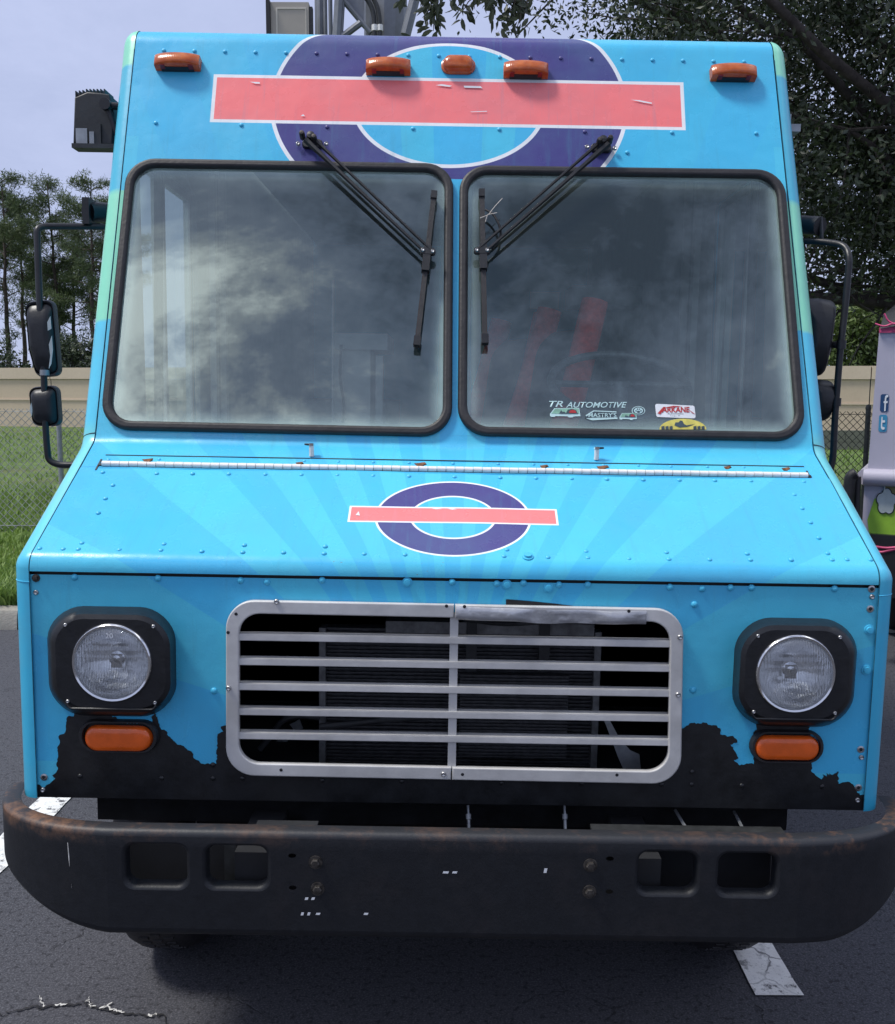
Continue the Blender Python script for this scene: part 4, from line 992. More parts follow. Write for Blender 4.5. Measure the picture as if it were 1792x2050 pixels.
for p in top:
    u, v = wuv(*p); e = ((u-hx)/ha)**2+((v+SC-hs)/hb)**2; i = ((u-hx)/hai)**2+((v+SC-hs)/hbi)**2
    stud(R_nv if e < .95 and i > 1.05 else R_cy, WM, u, v, hdr)
for p in [(312,245.6),(483,250),(655,254),(827,257),(999.6,258.7),(1171,263.5),(1345.4,265),(1514,266.7),(1255.7,305)]:
    stud(R_nv if p[0] in (655, 1171) else R_cy, WM, *wuv(*p), hdr)
hoodr = [(205.8,945.6),(313.8,948.3),(385.6,948.3),(458,949),(531,950),(603.5,950.7),(675.5,951.4),(747,952.6),(818.8,953.7),(909.7,955),(1001.4,956.3),(1073,957.4),(1144.3,958.5),(1215,959.5),(1287.6,960.5),(1359.8,961.3),(1431,962),(1503.3,963),(1609,964.8),
  (226,971.6),(211,998),(196.7,1027),(1590,990.7),(1605.6,1018),(1622.5,1046),(1639,1076.8),(1656.6,1107.7),
  (79.6,1098.4),(126.5,1099.4),(157,1099.8),(239,1101),(322,1101.8),(404,1103.8),(485.8,1105.5),(567.5,1106),(648.8,1108),(729,1109),(810.6,1110.7),(1009,1113.7),(1097,1116),(1177,1117),(1259,1119),(1339,1119.6),(1420.4,1120.3),(1502,1120.7),(1583.7,1120.7),(1665.6,1120.7),(1695.4,1120.3),(1742.7,1120.7),
  (164,1087.3),(328.3,1089.3),(489,1091.3),(651,1094),(1014.8,1100.7),(1173.3,1104),(1334,1106),(1495.4,1108.4)]
row(R_cy, HM, huv, hoodr, hood, .0006); stud(R_big, HM, *huv(1056.7, 1114.4), hood)
row(R_cy, HM, huv, [(217,919.6),(319,919),(609,922),(677.7,923.6),(747,924.7),(818.8,925.8),(906.7,927),(997,928),(1068,929),(1136.5,930),(1208,930.5),(1278,931.5),(1343,933),(1416,934),(1489,935)], cowl, -.001, .8)
# ---- piano hinge
kn0, kn1 = huv(205, 930.5), huv(1612, 945.5); N = 78
km = MB(); L = (kn1[0]-kn0[0])/N
km.tube([(-L*.47, 0, 0), (L*.47, 0, 0)], .0078, 8); km = km.mesh('hinge_knuckle', 'white_metal', 60)
b = MB(); b.box((kn0[0]-.01, kn0[1]-.004, -.001), (kn1[0]+.01, kn0[1]+.004, .0022), HM); hinge = part(b, 'piano_hinge', 'dark_trim')
for k in range(N):
    o = bpy.data.objects.new('hinge_knuckle', km); setup(o, truck); t = (k+.5)/N
    o.matrix_basis = HM @ Matrix.Translation((kn0[0]+(kn1[0]-kn0[0])*t, kn0[1]+random.uniform(-.0006, .0006), .0035)); o.parent = hinge
for v0, col_ in ((huv(908, 925)[1]+.006, 'dark_trim'), (huv(908, 948)[1], 'cyan_body')):
    b = MB(); b.box((kn0[0]-.005, v0, -.001), (kn1[0]+.005, v0+.0022, .0006), HM); sub(part(b, 'leaf_edge', col_), hinge)
for x in (kn0[0]-.012, kn1[0]+.004):
    b = MB(); b.box((x, kn0[1]-.024, -.001), (x+.004, kn0[1]+.026, .0008), HM); sub(part(b, 'leaf_edge', 'dark_trim'), hinge)
for px, py in ((298,928.5),(601,935),(842,936.5),(1088,941),(1205,942.5),(1455,943),(1572,946)):
    u, v = huv(px, py); b = MB(); r_ = random.uniform(.008, .016)
    n = 9; top_ = [HM @ Vector((u+r_*math.cos(2*math.pi*k/n)*random.uniform(.8, 1.3), v+r_*.38*math.sin(2*math.pi*k/n), .0115+.004*math.sin(k*1.7))) for k in range(n)]; bot = [p-HN*.0012 for p in top_]
    b.rings([bot, top_]); o = b.build('dead_leaf', 'dead_leaf', None, 50, label='small brown dead leaf caught on the white hood hinge', category='leaf', group='dead leaves on the hood hinge')
    o.matrix_world = Matrix.Translation(truck.location) @ RL.to_4x4() @ Matrix.Translation((0, -TRUCK_Y, 0))
# ---- washer jets
for px, py in ((624, 913), (1194, 920)):
    u, v = huv(px, py); b = MB(); base = HM @ Vector((u, v, 0)); b.tube([base, base+Vector((0, -.004, .030))], .0065, 8); o = part(b, 'washer_jet', 'white_metal', 60)
    b = MB(); t_ = base+Vector((0, -.004, .030)); b.tube([t_+Vector((0,0,-.003)), t_+Vector((0, 0, .004))], .0075, 8); sub(part(b, 'cap', 'chrome', 60), o)
    sg = -1 if px < 900 else 1; b = MB(); b.tube([t_, t_+Vector((sg*.018, 0, .001))], [.004, .0025], 6); sub(part(b, 'nozzle', 'print_black', 60), o)

# ---- nose
g_out = [nuv(*p) for p in ((456,1546),(1360,1554),(1365,1221),(456,1198))]
g_out = [(g_out[0][0], g_out[0][1]), (g_out[1][0], g_out[0][1]-.004), (g_out[2][0], g_out[3][1]-.004), (g_out[3][0], g_out[3][1])]
ztopn = path(-.030)[1]-.0085
nose = plate('nose_panel', rect(XO-xi-.012, .695, XO+xi+.012, ztopn), NM, 'printed_vinyl', truck, [roundpoly(inset(g_out, .022), .055, 8)], uvf=lambda u, v: (u, v-PB[1]))
b = MB(); b.box((-xi, NY+.012, ztopn-.02), (xi, NY+.03, ztopn+.03)); part(b, 'nose_gap_backing', 'print_black')
b = MB(); b.box((-.93, NY+.003, .70), (.93, NY+.010, .716)); part(b, 'nose_bottom_flange', 'print_black')
# dark engine bay behind the grille
b = MB(); b.box((-.90, 2.80, .705), (.90, 2.82, 1.3)); b.box((-.92, 2.2, .705), (-.90, 2.80, 1.25)); b.box((.90, 2.2, .705), (.92, 2.80, 1.25)); b.box((-.90, 2.2, .705), (.90, 2.8, .715)); part(b, 'engine_bay', 'dark_void')
# grille frame in two halves
gi = inset(g_out, .030); cxm = nuv(910, 1210)[0]; cxb = cxm
def half(sg):
    o = roundpoly(g_out, .066, 10); i = roundpoly(gi, .048, 10)
    o = [p for p in o if (p[0]-cxm)*sg > .0]; i = [p for p in i if (p[0]-cxm)*sg > .0]
    # order: outer from bottom centre round to top centre, inner back
    key = lambda p: math.atan2(p[1]-(g_out[0][1]+g_out[3][1])/2, (p[0]-cxm)*sg)
    o.sort(key=key); i.sort(key=key); e = .0012*sg
    zo0, zo1 = g_out[0][1]-.002, g_out[3][1]-.002; zi0, zi1 = gi[0][1]-.002, gi[3][1]-.002
    poly = [(cxm+e, zo0)]+o+[(cxm+e, zo1), (cxm+e, zi1)]+i[::-1]+[(cxm+e, zi0)]
    return poly
grille = plate('grille', half(-1), NM, 'aluminium', truck, depth=.016, bevel=.003, w=.012, smooth=50, label='aluminium bar grille, slightly bent along the top of one half')
sub(plate('grille_half', half(1), NM, 'aluminium', truck, depth=.016, bevel=.003, w=.0125, smooth=50), grille)
# dented strip along the top of the right half
b = MB(); u0, u1 = cxm+.004, g_out[2][0]-.085; zt_ = g_out[3][1]-.004; rings = []
for k in range(41):
    t = k/40; u = u0+(u1-u0)*t; sag = -.004*t-.0035*math.sin(t*math.pi)*(1+.4*math.sin(t*17)); bul = .0035*math.sin(t*9)+.0022*math.sin(t*23+1)
    rings.append([NM @ Vector((u, zt_+sag+dz, .0215+max(-.0005, w_+bul*(.4+abs(math.sin(dz*90)))))) for dz, w_ in ((-.031, -.004), (-.030, .001), (-.020, .0025), (-.010, .001), (-.002, .002), (0, -.004))])
b.rings(rings, True, True, False); sub(part(b, 'dented_strip', 'dented_aluminium', 70), grille)
# bars
xl, xr = gi[0][0]-.006, gi[1][0]+.006
for k, (ya, yb) in enumerate(((1275,1287), (1325,1335), (1373,1387), (1424,1436), (1474,1482))):
    zc = (nuv(482, ya, 2.155)[1]+nuv(1340, yb, 2.155)[1])/2
    b = MB(); b.box((xl, 2.1495, zc-.0068), (xr, 2.153, zc+.0050)); b.box((xl, 2.150, zc+.0051), (xr, 2.174, zc+.0075)); b.box((xl, 2.150, zc-.0080), (xr, 2.172, zc-.0069))
    sub(part(b, 'bar', 'aluminium', 30), grille)
b = MB(); b.box((cxm-.0095, 2.1545, gi[0][1]-.01), (cxm+.0095, 2.160, gi[3][1]+.008)); sub(part(b, 'mullion', 'aluminium', 30), grille)
for p in [(554,1204),(458,1377),(1361,1275),(1357,1390),(888,1549)]: stud(R_scr, NM, *nuv(*p, 2.147), grille, .0205)
for p in [(473,1229),(457,1266),(563,1541),(1503 if False else 894,1213),(930,1213),(1258,1222),(926,1550),(1235,1551)]: stud(R_hole, NM, *nuv(*p, 2.147), grille, .0206 if p[1] > 1230 or p[0] < 900 else .0262)
# torn panel edge above the grille
tear = [nuv(*p) for p in ((1013,1200),(1016,1199.5),(1060,1203),(1110,1208),(1150,1213),(1100,1214),(1013,1213))]
sub(plate('torn_gap', tear, NM, 'print_black', truck, w=.0012), nose)
# radiator
RY = 2.36
ra, rc = tY(645, 1258, RY), tY(1185, 1545, RY)
b = MB()
for k in range(46):
    z = rc.z-.06+(ra.z-.0-rc.z+.06)*k/45; b.box((ra.x, RY, z), (rc.x, RY+.02, z+.0022))
b.box((ra.x, RY+.012, rc.z-.08), (rc.x, RY+.05, ra.z)); radi = part(b, 'radiator', 'radiator_core', 20)
for x in (ra.x-.006, rc.x-.006):
    b = MB(); b.box((x, RY-.012, rc.z-.1), (x+.016, RY+.03, ra.z+.004)); sub(part(b, 'side_rail', 'radiator_rail', 20), radi)
b = MB(); b.box((ra.x+.16, RY-.02, ra.z-.003), (rc.x-.01, RY+.03, ra.z+.026)); sub(part(b, 'top_tank', 'radiator_rail', 20), radi)
for px in (944, 1090):
    q = tY(px, 1240, RY-.02); b = MB(); b.box((q.x-.012, RY-.03, q.z-.13), (q.x+.014, RY-.018, q.z+.02)); sub(part(b, 'bracket', 'dark_trim', 20), radi)
ca, cc = tY(922, 1348, RY-.03), tY(1132, 1512, RY-.03); b = MB()
for k in range(26):
    z = cc.z+(ca.z-cc.z)*k/25; b.box((ca.x, RY-.05, z), (cc.x, RY-.035, z+.0026))
b.box((ca.x, RY-.042, cc.z), (cc.x, RY-.030, ca.z)); part(b, 'oil_cooler', 'radiator_core', 20)
for pts, m_ in (([(520,1500),(545,1470),(565,1440),(600,1432),(640,1436)], 'dark_trim'), ([(930,1238),(1000,1248),(1060,1246),(1130,1238)], 'dark_trim'), ([(640,1455),(780,1440),(900,1432)], 'dark_trim')):
    b = MB(); b.tube(smoothpath([tY(*p, 2.30) for p in pts], .05), .008, 6); part(b, 'hose', m_, 60)
for q in ([(538,1500),(560,1478),(575,1478),(580,1528),(545,1528)], [(580,1450),(600,1440),(607,1458),(590,1462)]):
    plate('bracket', [(tY(*p, 2.5).x, tY(*p, 2.5).z) for p in q], frame(Vector((0, 2.5, 0)), Vector((0,0,1)), Vector((0,-1,0))), 'galvanised', truck, depth=.004)
plate('torn_baffle', [(tY(*p, 2.28).x, tY(*p, 2.28).z) for p in [(1209,1441),(1220,1440),(1240,1478),(1262,1502),(1280,1510),(1283,1540),(1250,1545),(1236,1512),(1222,1475)]], frame(Vector((0, 2.28, 0)), Vector((0,0,1)), Vector((0,-1,0))), 'galvanised', truck, depth=.004)
# silhouette print
c4 = lambda x, y: (x/2.964, y/2.964+1148.7); c7 = lambda x, y: (x/3.705+1308.3, y/3.705+1148.7)
Ls = [c4(*p) for p in [(222,1336),(216,1252),(240,1252),(262,1268),(295,1245),(330,1215),(312,1196),(345,1160),(335,1130),(347,1080),(340,1030),(357,1000),(348,965),(388,940),(395,860),(410,842),(438,846),(440,815),(664,812),(667,852),(690,848),(708,882),(892,888),(905,880),(900,852),(917,826),(935,850),(942,885),(960,925),(987,932),(1000,962),(1030,990),(1052,1012),(1092,1022),(1115,1045),(1142,1060),(1150,1092),(1182,1108),(1196,1126),(1286,1126),(1292,950),(1326,935),(1311,905),(1360,892)]]
Ms = [(470,1500),(474,1538),(1340,1549),(1350,1500)]
Rs = [c7(*p) for p in [(190,1140),(215,1147),(245,1125),(280,1105),(340,1110),(380,1103),(420,1120),(470,1125),(500,1160),(495,1190),(560,1205),(590,1200),(615,1225),(620,1250),(572,1265),(600,1310),(620,1350),(630,1366),(595,1380),(640,1420),(690,1405),(742,1410),(745,1200),(738,1180),(765,1155),(760,1095),(1160,1095),(1152,1172),(1165,1200),(1170,1402),(1172,1470),(1210,1500),(1245,1525),(1262,1500),(1252,1485),(1284,1502),(1280,1475),(1304,1494),(1302,1478),(1330,1490),(1342,1480),(1368,1462),(1371,1557),(1400,1545),(1440,1540),(1480,1560),(1500,1600),(1530,1640),(1572,1640),(1570,1749)]]
full = Ls+Ms+Rs; fin_ = []
smoothseg = {(len(Ls)-1+k) for k in range(len(Ms)+1)}
for i in range(len(full)-1):
    a, c = Vector(full[i]), Vector(full[i+1]); n = max(1, int((c-a).length/3.2)); nrm = Vector((-(c-a).y, (c-a).x)).normalized()
    for k in range(n):
        j = 0 if i in smoothseg or k == 0 else random.uniform(-1.6, 1.6)
        fin_.append(a.lerp(c, k/n)+nrm*j)
fin_.append(Vector(full[-1]))
sil = [nuv(*p) for p in fin_]; sil = [(u, max(.696, v)) for u, v in sil]; sil[0] = (sil[0][0], .6955); sil[-1] = (sil[-1][0], .6955)
sub(plate('silhouette_print', sil, NM, 'black_paint', truck, w=.0012), nose)
# nose studs
row(R_bolt, NM, nuv, [(149.5,1155.4),(316.5,1157.5),(481.8,1162),(534.7,1165),(645,1161.5),(905.4,1165.4),(994.6,1168.4),(1048,1167),(1119,1170.6),(1176.8,1170.6),(1341,1175.4),(1405.5,1178.4),(1462.4,1176.5),(1504.5,1176.5),(1670.8,1178.4),(1390,1210),(1387.4,1381.4),(428.5,1383)], nose)
row(R_big, NM, nuv, [(815.5,1165.4),(1015,1170),(1098,1177),(1740,1260.7),(1734,1341)], nose, 0, .85)
row(R_old, NM, nuv, [(72.5,1157)], nose, 0, .8); row(R_scr, NM, nuv, [(72.5,1185.8),(1745.5,1194.6),(1724,1516),(1716.4,1601.3),(86.4,1581)], nose)
row(R_eye, NM, nuv, [(1744.7,1179),(1742,1218.9),(1722.9,1500),(1718,1576.5),(88.7,1555.6)], nose)
row(R_hole, NM, nuv, [(1744.7,1179),(1742,1218.9),(1722.9,1500),(1718,1576.5),(88.7,1555.6)], nose, .003)
row(R_bl, NM, nuv, [(161,1553.5),(324,1557.6),(426.5,1558),(485.8,1558),(426.5,1531),(645,1562),(804.6,1564),(1004.3,1567),(1164.6,1568),(1324.7,1570),(1384,1570),(1385.4,1545),(1485,1572.5),(1645.7,1574.3)], nose, .001)

# ---- headlights
FYH = 2.098
def headlight(xb0, yb0, xb1, yb1, xf0, yf0, xf1, yf1, lx_, ly_, label, num=None):
    a, c = nuv(xb0, yb1), nuv(xb1, yb0); A, C_ = nuv(xf0, yf1, FYH), nuv(xf1, yf0, FYH)
    mk = lambda p, q, r: roundpoly(rect(*p, *q), r, 8)
    def bow(pl):      # slightly barrel-shaped sides
        cx = sum(p[0] for p in pl)/len(pl); cy = sum(p[1] for p in pl)/len(pl); hw = max(abs(p[0]-cx) for p in pl); hh = max(abs(p[1]-cy) for p in pl)
        return [(p[0]+(p[0]-cx)/hw*.006*(1-((p[1]-cy)/hh)**2)-.006*(p[0]-cx)/hw*(((p[1]-cy)/hh)**2)*.6, p[1]) for p in pl]
    o0 = bow(mk(a, c, .075)); o1 = bow(mk(A, C_, .066)); i1 = bow(mk((A[0]+.010, A[1]+.010), (C_[0]-.010, C_[1]-.010), .058))
    z = lambda pl, w: [Vector((p[0], NY-w, p[1])) for p in pl]
    D = NY-FYH
    b = MB(); b.rings([z(o0, 0), z(o0, .012), z([(p[0]*.5+q[0]*.5, p[1]*.5+q[1]*.5) for p, q in zip(o0, o1)], D*.6), z(o1, D*.93), z(i1, D)], True, False)
    lc = nuv(lx_, ly_, FYH-.004); R = .0845
    bz = part(b, 'headlight', 'black_plastic', 50, label=label)
    fm = frame(Vector((0, FYH, 0)), Vector((0,0,1)), Vector((0,-1,0)))
    sub(plate('face_plate', i1, fm, 'black_plastic', truck, [ellipse(*lc, R+.004, R+.004, 48)], depth=0, w=.0), bz)
    LM = frame(Vector((lc[0], FYH, lc[1])), Vector((0,0,1)), Vector((0,-1,0)))
    b = MB(); b.lathe([(R+.006, -.003), (R+.005, .004), (R+.002, .0065), (R-.002, .005), (R-.003, -.004)], LM, 48); sub(part(b, 'retaining_ring', 'chrome', 60), bz)
    b = MB(); b.lathe([(R-.003, .0), (R*.9, .007), (R*.7, .0135), (R*.4, .018), (R*.15, .0195), (0, .020)], LM, 48); sub(part(b, 'lens', 'lamp_glass', 70), bz)
    b = MB(); b.lathe([(R-.001, -.002), (R*.97, -.012), (R*.8, -.032), (R*.5, -.052), (R*.2, -.060), (0, -.061)], LM, 40); sub(part(b, 'reflector', 'lamp_reflector', 70), bz)
    b = MB(); b.box((-.013, -.020, -.05), (.013, .012, -.030), LM); b.lathe([(.018, -.045), (.018, -.034), (.009, -.030), (0, -.029)], LM, 14); sub(part(b, 'bulb_shield', 'chrome', 40), bz)
    w_ = (C_[0]-A[0])/2-.030; h_ = (C_[1]-A[1])/2-.024; mc = ((A[0]+C_[0])/2, (A[1]+C_[1])/2)
    for su, sv in ((-1,1),(1,1),(-1,-1),(1,-1)): stud(R_scr, fm, mc[0]+su*w_, mc[1]+sv*h_, bz, .0006, .7)
    b = MB(); b.tube(smoothpath([(mc[0]-w_-.004, FYH-.001, mc[1]-h_-.004), (mc[0]-w_+.004, FYH-.001, mc[1]-h_-.016), (mc[0]+w_-.004, FYH-.001, mc[1]-h_-.016), (mc[0]+w_+.004, FYH-.001, mc[1]-h_-.004)], .012), .003, 6); sub(part(b, 'lip', 'black_plastic', 60), bz)
    if num:
        me = textmesh(num, (lc[0]-.008, lc[1]+R*.70, lc[0]+.008, lc[1]+R*.84)); me.transform(frame(Vector((0, FYH-.013, 0)), Vector((0,0,1)), Vector((0,-1,0)))); me.name = 'lettering'; fin(me, 'print_white'); sub(ob('lettering', me, truck), bz)
headlight(108, 1216, 347, 1428, 110, 1233, 334, 1424, 223, 1328, 'round headlight in black square surround on the side of the double mirror', '20')
headlight(1466, 1239, 1712, 1449, 1481, 1255, 1710, 1445, 1594, 1350, 'round headlight in black square surround on the steering wheel side')
def turn(x0, y0, x1, y1, ax0, ay0, ax1, ay1, label):
    a, c = nuv(x0, y1, 2.15), nuv(x1, y0, 2.15); h = (c[1]-a[1])/2; o = roundpoly(rect(*a, *c), h*.98, 10)
    b = MB(); b.rings(pillow(o, [(1, 0), (1, .010), (.97, .017), (.90, .017), (.88, .010)], NM), False, False); r_ = part(b, 'turn_signal', 'black_rubber', 60, label=label)
    a, c = nuv(ax0, ay1, 2.15), nuv(ax1, ay0, 2.15); h = (c[1]-a[1])/2; o = roundpoly(rect(*a, *c), h*.98, 10)
    b = MB(); b.rings(pillow(o, [(1.04, .006), (1.0, .012), (.97, .017), (.85, .0205), (.5, .0225)], NM), False, True); sub(part(b, 'lens', 'signal_amber', 60), r_)
turn(157, 1445, 315, 1506, 170, 1457, 301, 1503, 'amber oval turn signal under the headlight, beside ragged black print')
turn(1502, 1466, 1653, 1527, 1512, 1477, 1642, 1521, 'amber oval turn signal beside rounded tree print')

# ---- wipers
def wq(x, y, off): return onplane(x, y, W0+WN*off, WN)
def wiper(piv, arms, btop, bbot, mid, bolts, screws, label):
    b = MB()
    for i, (a, c) in enumerate(arms):
        A, C_ = wq(*a, .045), wq(*c, .040); M_ = A.lerp(C_, .22)
        b.tube([A, M_, C_], [.0095 if i == 0 else .006, .007 if i == 0 else .0045, .0042], 6)
    r_ = part(b, 'wiper', 'black_paint', 40, label=label)
    # pivot block
    P = wq(*piv, .0); b = MB(); u, v = wuv(*piv)
    b.rings(pillow(roundpoly(rect(u-.030, v-.014, u+.030, v+.014), .012, 5), [(1, 0), (1, .006), (.9, .010)], WM)); b.lathe([(.015, 0), (.015, .03), (.011, .05), (0, .052)], WM @ Matrix.Translation((u, v, 0)), 10); sub(part(b, 'pivot', 'black_paint', 40), r_)
    for q in screws: stud(R_scr, WM, *wuv(*q), r_, .009, 1.1)
    for q in bolts:
        Q = wuv(*q, .05); b = MB(); b.lathe([(.0085, .035), (.0085, .058), (.006, .064), (0, .065)], WM @ Matrix.Translation((*Q, 0)), 8); sub(part(b, 'pivot_nut', 'old_bolt', 40), r_)
    # blade
    T_, B_ = wq(*btop, .020), wq(*bbot, .020); d = (B_-T_); ax = d.normalized(); sdv = ax.cross(WN).normalized(); Lb = d.length
    BM = Matrix((( sdv.x, ax.x, WN.x, T_.x), (sdv.y, ax.y, WN.y, T_.y), (sdv.z, ax.z, WN.z, T_.z), (0,0,0,1)))
    b = MB(); b.box((-.007, 0, .0), (.007, Lb, .013), BM); b.box((-.0025, .004, -.019), (.0025, Lb-.004, -.0003), BM); bl_ = part(b, 'blade', 'black_rubber', 30); sub(bl_, r_)
    for y0, y1, w_ in ((0, .022, .0085), (Lb-.026, Lb, .0095)): sub(part(MB().box((-w_, y0-.001, -.002), (w_, y1, .017), BM), 'end_cap', 'black_plastic', 30), r_)
    b = MB(); b.box((-.0105, Lb*.37, -.001), (.0105, Lb*.53, .022), BM); b.box((-.009, Lb*.53, -.001), (.009, Lb*.63, .018), BM) if False else None; sub(part(b, 'blade_holder', 'black_plastic', 30), r_)
    m0, m1 = wuv(*mid[0], .04), wuv(*mid[1], .04); lo, hi = min(m0[0], m1[0])-.008, max(m0[0], m1[0])+.008; b = MB(); b.rings(pillow(roundpoly([(lo, m0[1]-.009), (hi, m1[1]-.009), (hi, m1[1]+.009), (lo, m0[1]+.009)] if m0[0] < m1[0] else [(lo, m1[1]-.009), (hi, m0[1]-.009), (hi, m0[1]+.009), (lo, m1[1]+.009)], .008, 4), [(1, .030), (1, .043)], WM)); sub(part(b, 'link', 'black_plastic', 40), r_)
    for q in mid: stud(R_scr, WM, *wuv(*q, .04), r_, .043, .9)
wiper((626, 290), [((612, 280), (846.6, 501)), ((634, 283), (866, 503))], (869.6, 388), (834.4, 695), ((846.6, 501.4), (866.3, 504)), ((605, 270), (629, 277)), ((598, 292), (654, 292)), 'wiper with twin arms on the cloud reflecting pane')
wiper((1203, 298), [((1218, 288), (976, 500)), ((1195, 290), (955, 500))], (964.3, 384.5), (971, 691), ((954.5, 501.4), (975.4, 501.4)), ((1200, 283), (1221.6, 279)), ((1174.5, 298), (1229.5, 301)), 'wiper with twin arms on the sticker pane')
tw = MB(); tw.tube([wq(961, 437, .045), wq(978, 430, .05), wq(992, 412, .05), (wq(1006, 397, .055))], .0014, 5); tw.tube([wq(976, 430, .05), wq(995, 426, .052)], .0012, 5); tw.tube([wq(976, 430, .05), wq(972, 444, .05)], .0012, 5)
o = tw.build('twig', 'pale_twig', None, 50, label='tiny pale twig caught on the wiper blade', category='twig'); o.matrix_world = Matrix.Translation(truck.location) @ RL.to_4x4() @ Matrix.Translation((0, -TRUCK_Y, 0))
b = MB(); b.tube(smoothpath([wq(972, 420, .03), wq(988, 428, .035), wq(1002, 455, .035), wq(1003, 478, .03), wq(985, 498, .035)], .05), .0035, 6); part(b, 'washer_hose', 'black_rubber', 60)

# ---- mirrors
def mirror_head(q, Y, lay, yaw, par, lab, flip=1):
    pl = roundpoly([(tY(*p, Y).x, tY(*p, Y).z) for p in q], .022, 5); M = frame(Vector((0, Y, 0)), Vector((0,0,1)), Vector((0,-1,0)))
    b = MB(); b.rings(pillow(pl, lay, M)); o = part(b, 'mirror_head', 'black_plastic', 60); sub(o, par); return o
def arm(pts, r, label):
    b = MB(); b.tube(smoothpath(pts, .05, 7), r, 10); return part(b, 'mirror_arm', 'black_paint', 60, label=label)
YA = 2.86
aL = arm([tY(216, 454, 2.98), tY(88, 453, 2.9), tY(74, 458, 2.88), tY(79, 600, YA), tY(88, 746, YA), tY(92, 870, YA), tY(97, 922, YA), tY(118, 931, YA), tY(175, 931, YA)], .0098, 'bent black tube arm carrying two mirrors, free of the other vehicle')
LY = [(.985, .018), (1.0, .024), (1.0, .040), (.96, .050), (.80, .062), (.52, .070), (.25, .072)]
mh = mirror_head([(72,756),(118,752),(105,598),(48,604),(56,700)], YA, [(1, -.03), (1, -.010), (.975, -.003), (.94, -.003), (.91, -.008), (.87, -.002), (.70, .010), (.4, .015)], 0, aL, '')
mh2 = mirror_head([(64,853),(119,854),(113,770),(55,776)], YA, [(1, -.03), (1, -.010), (.97, -.003), (.93, -.003), (.90, -.008), (.85, .0), (.66, .012), (.35, .016)], 0, aL, '')
for q in ([(95,645),(101,633),(103,658),(96,662)], [(98,690),(104,672),(106,700),(103,728),(98,738),(101,712)], [(60,815),(63,806),(65,820),(64,833),(61,826)]):
    sub(plate('worn_patch', [(tY(*p, YA-.02).x, tY(*p, YA-.02).z) for p in q], frame(Vector((0, YA-.02, 0)), Vector((0,0,1)), Vector((0,-1,0))), 'print_grey', truck, depth=.002), aL)
for py in (682, 746, 805):
    q = tY(84+(py-600)*.04, py, YA); b = MB(); b.tube([q+Vector((0, .0, -.008)), q+Vector((0, 0, .008))], .014, 10); sub(part(b, 'clamp', 'black_plastic' if py != 746 else 'galvanised', 60), aL)
b = MB(); q0, q1 = tY(176, 425, 2.96), tY(228, 427, 3.04); b.tube([q0, q1], .030, 12); b.box((q0.x-.006, 2.93, q0.z-.038), (q0.x+.014, 3.0, q0.z+.038)); sub(part(b, 'mount_bracket', 'black_plastic', 40), aL)
b = MB(); b.tube([tY(192, 457, 2.97), tY(222, 456, 2.99)], .004, 6); sub(part(b, 'stay_rod', 'galvanised', 60), aL)
YR = 2.84
aR = arm([tY(1598, 483, 2.96), tY(1640, 483, 2.92), tY(1690, 490, 2.88), tY(1701, 512, YR), tY(1694, 600, YR), tY(1683, 692, YR), tY(1672, 828, YR), tY(1668, 915, YR), tY(1662, 945, YR), tY(1640, 952, YR)], .0098, 'bent black tube arm carrying two mirrors, in front of the lavender van')
mirror_head([(1600,745),(1650,755),(1664,700),(1676,602),(1640,596),(1600,598)], YR+.03, [(1, -.03), (1, -.01), (.97, 0), (.9, .012), (.75, .03), (.5, .045), (.25, .05)], 0, aR, '')
mirror_head([(1615,845),(1660,842),(1674,790),(1668,762),(1615,757)], YR+.03, [(1, -.03), (1, -.01), (.97, 0), (.88, .014), (.7, .03), (.4, .042)], 0, aR, '')
for (px, py) in ((1684, 690), (1674, 805)):
    q = tY(px, py, YR); b = MB(); b.tube([q+Vector((0, 0, -.012)), q+Vector((0, 0, .012))], .014, 10); b.tube([q, q+Vector((-.03, .03, 0))], .010, 8); sub(part(b, 'clamp', 'black_plastic', 60), aR)
b = MB(); q0, q1 = tY(1598, 450, 3.0), tY(1642, 453, 2.93); b.tube([q0, q1], .028, 12); sub(part(b, 'mount_bracket', 'black_plastic', 40), aR)
b = MB(); b.tube([tY(1643, 434, 2.93), tY(1645, 480, 2.93)], .006, 6); sub(part(b, 'stay_rod', 'fence_dark', 60), aR)

# ---- floodlights on the cab sides
FM = frame(Vector((0, 3.12, 0)), Vector((0,0,1)), Vector((0,-1,0)))
fl = [(tY(*p, 3.05).x, tY(*p, 3.05).z) for p in [(150,288),(153,198),(178,187),(205,189),(222,192),(232,230),(228,292)]]
flood = plate('floodlight', fl, FM, 'floodlight_body', truck, depth=.11, bevel=.004, w=.03, smooth=30, label='black LED floodlight with cooling fins on the cab side, facing down')
a_, c_ = tY(146, 297, 3.03), tY(237, 288, 3.03); b = MB(); b.box((a_.x, 3.02, a_.z), (c_.x, 3.075, a_.z+.013)); sub(part(b, 'rim', 'floodlight_body', 20), flood)
for k in range(9):
    q = tY(163+7*k, 194-.9*k if k < 3 else 190, 3.10); b = MB(); b.box((q.x, 3.05, q.z-.03), (q.x+.003, 3.13, q.z+.003)); sub(part(b, 'fin', 'floodlight_body', 20), flood)
q = tY(222, 211, 3.02); b = MB(); b.tube([q+Vector((-.012, .01, 0)), q+Vector((-.012, -.02, 0))], .017, 12); b.tube([q+Vector((-.012, 0, 0)), q+Vector((.05, .02, -.0))], .011, 8); b.tube([q+Vector((-.012, 0, 0)), q+Vector((.02, .0, -.09))], .008, 8); sub(part(b, 'yoke', 'black_plastic', 50), flood)
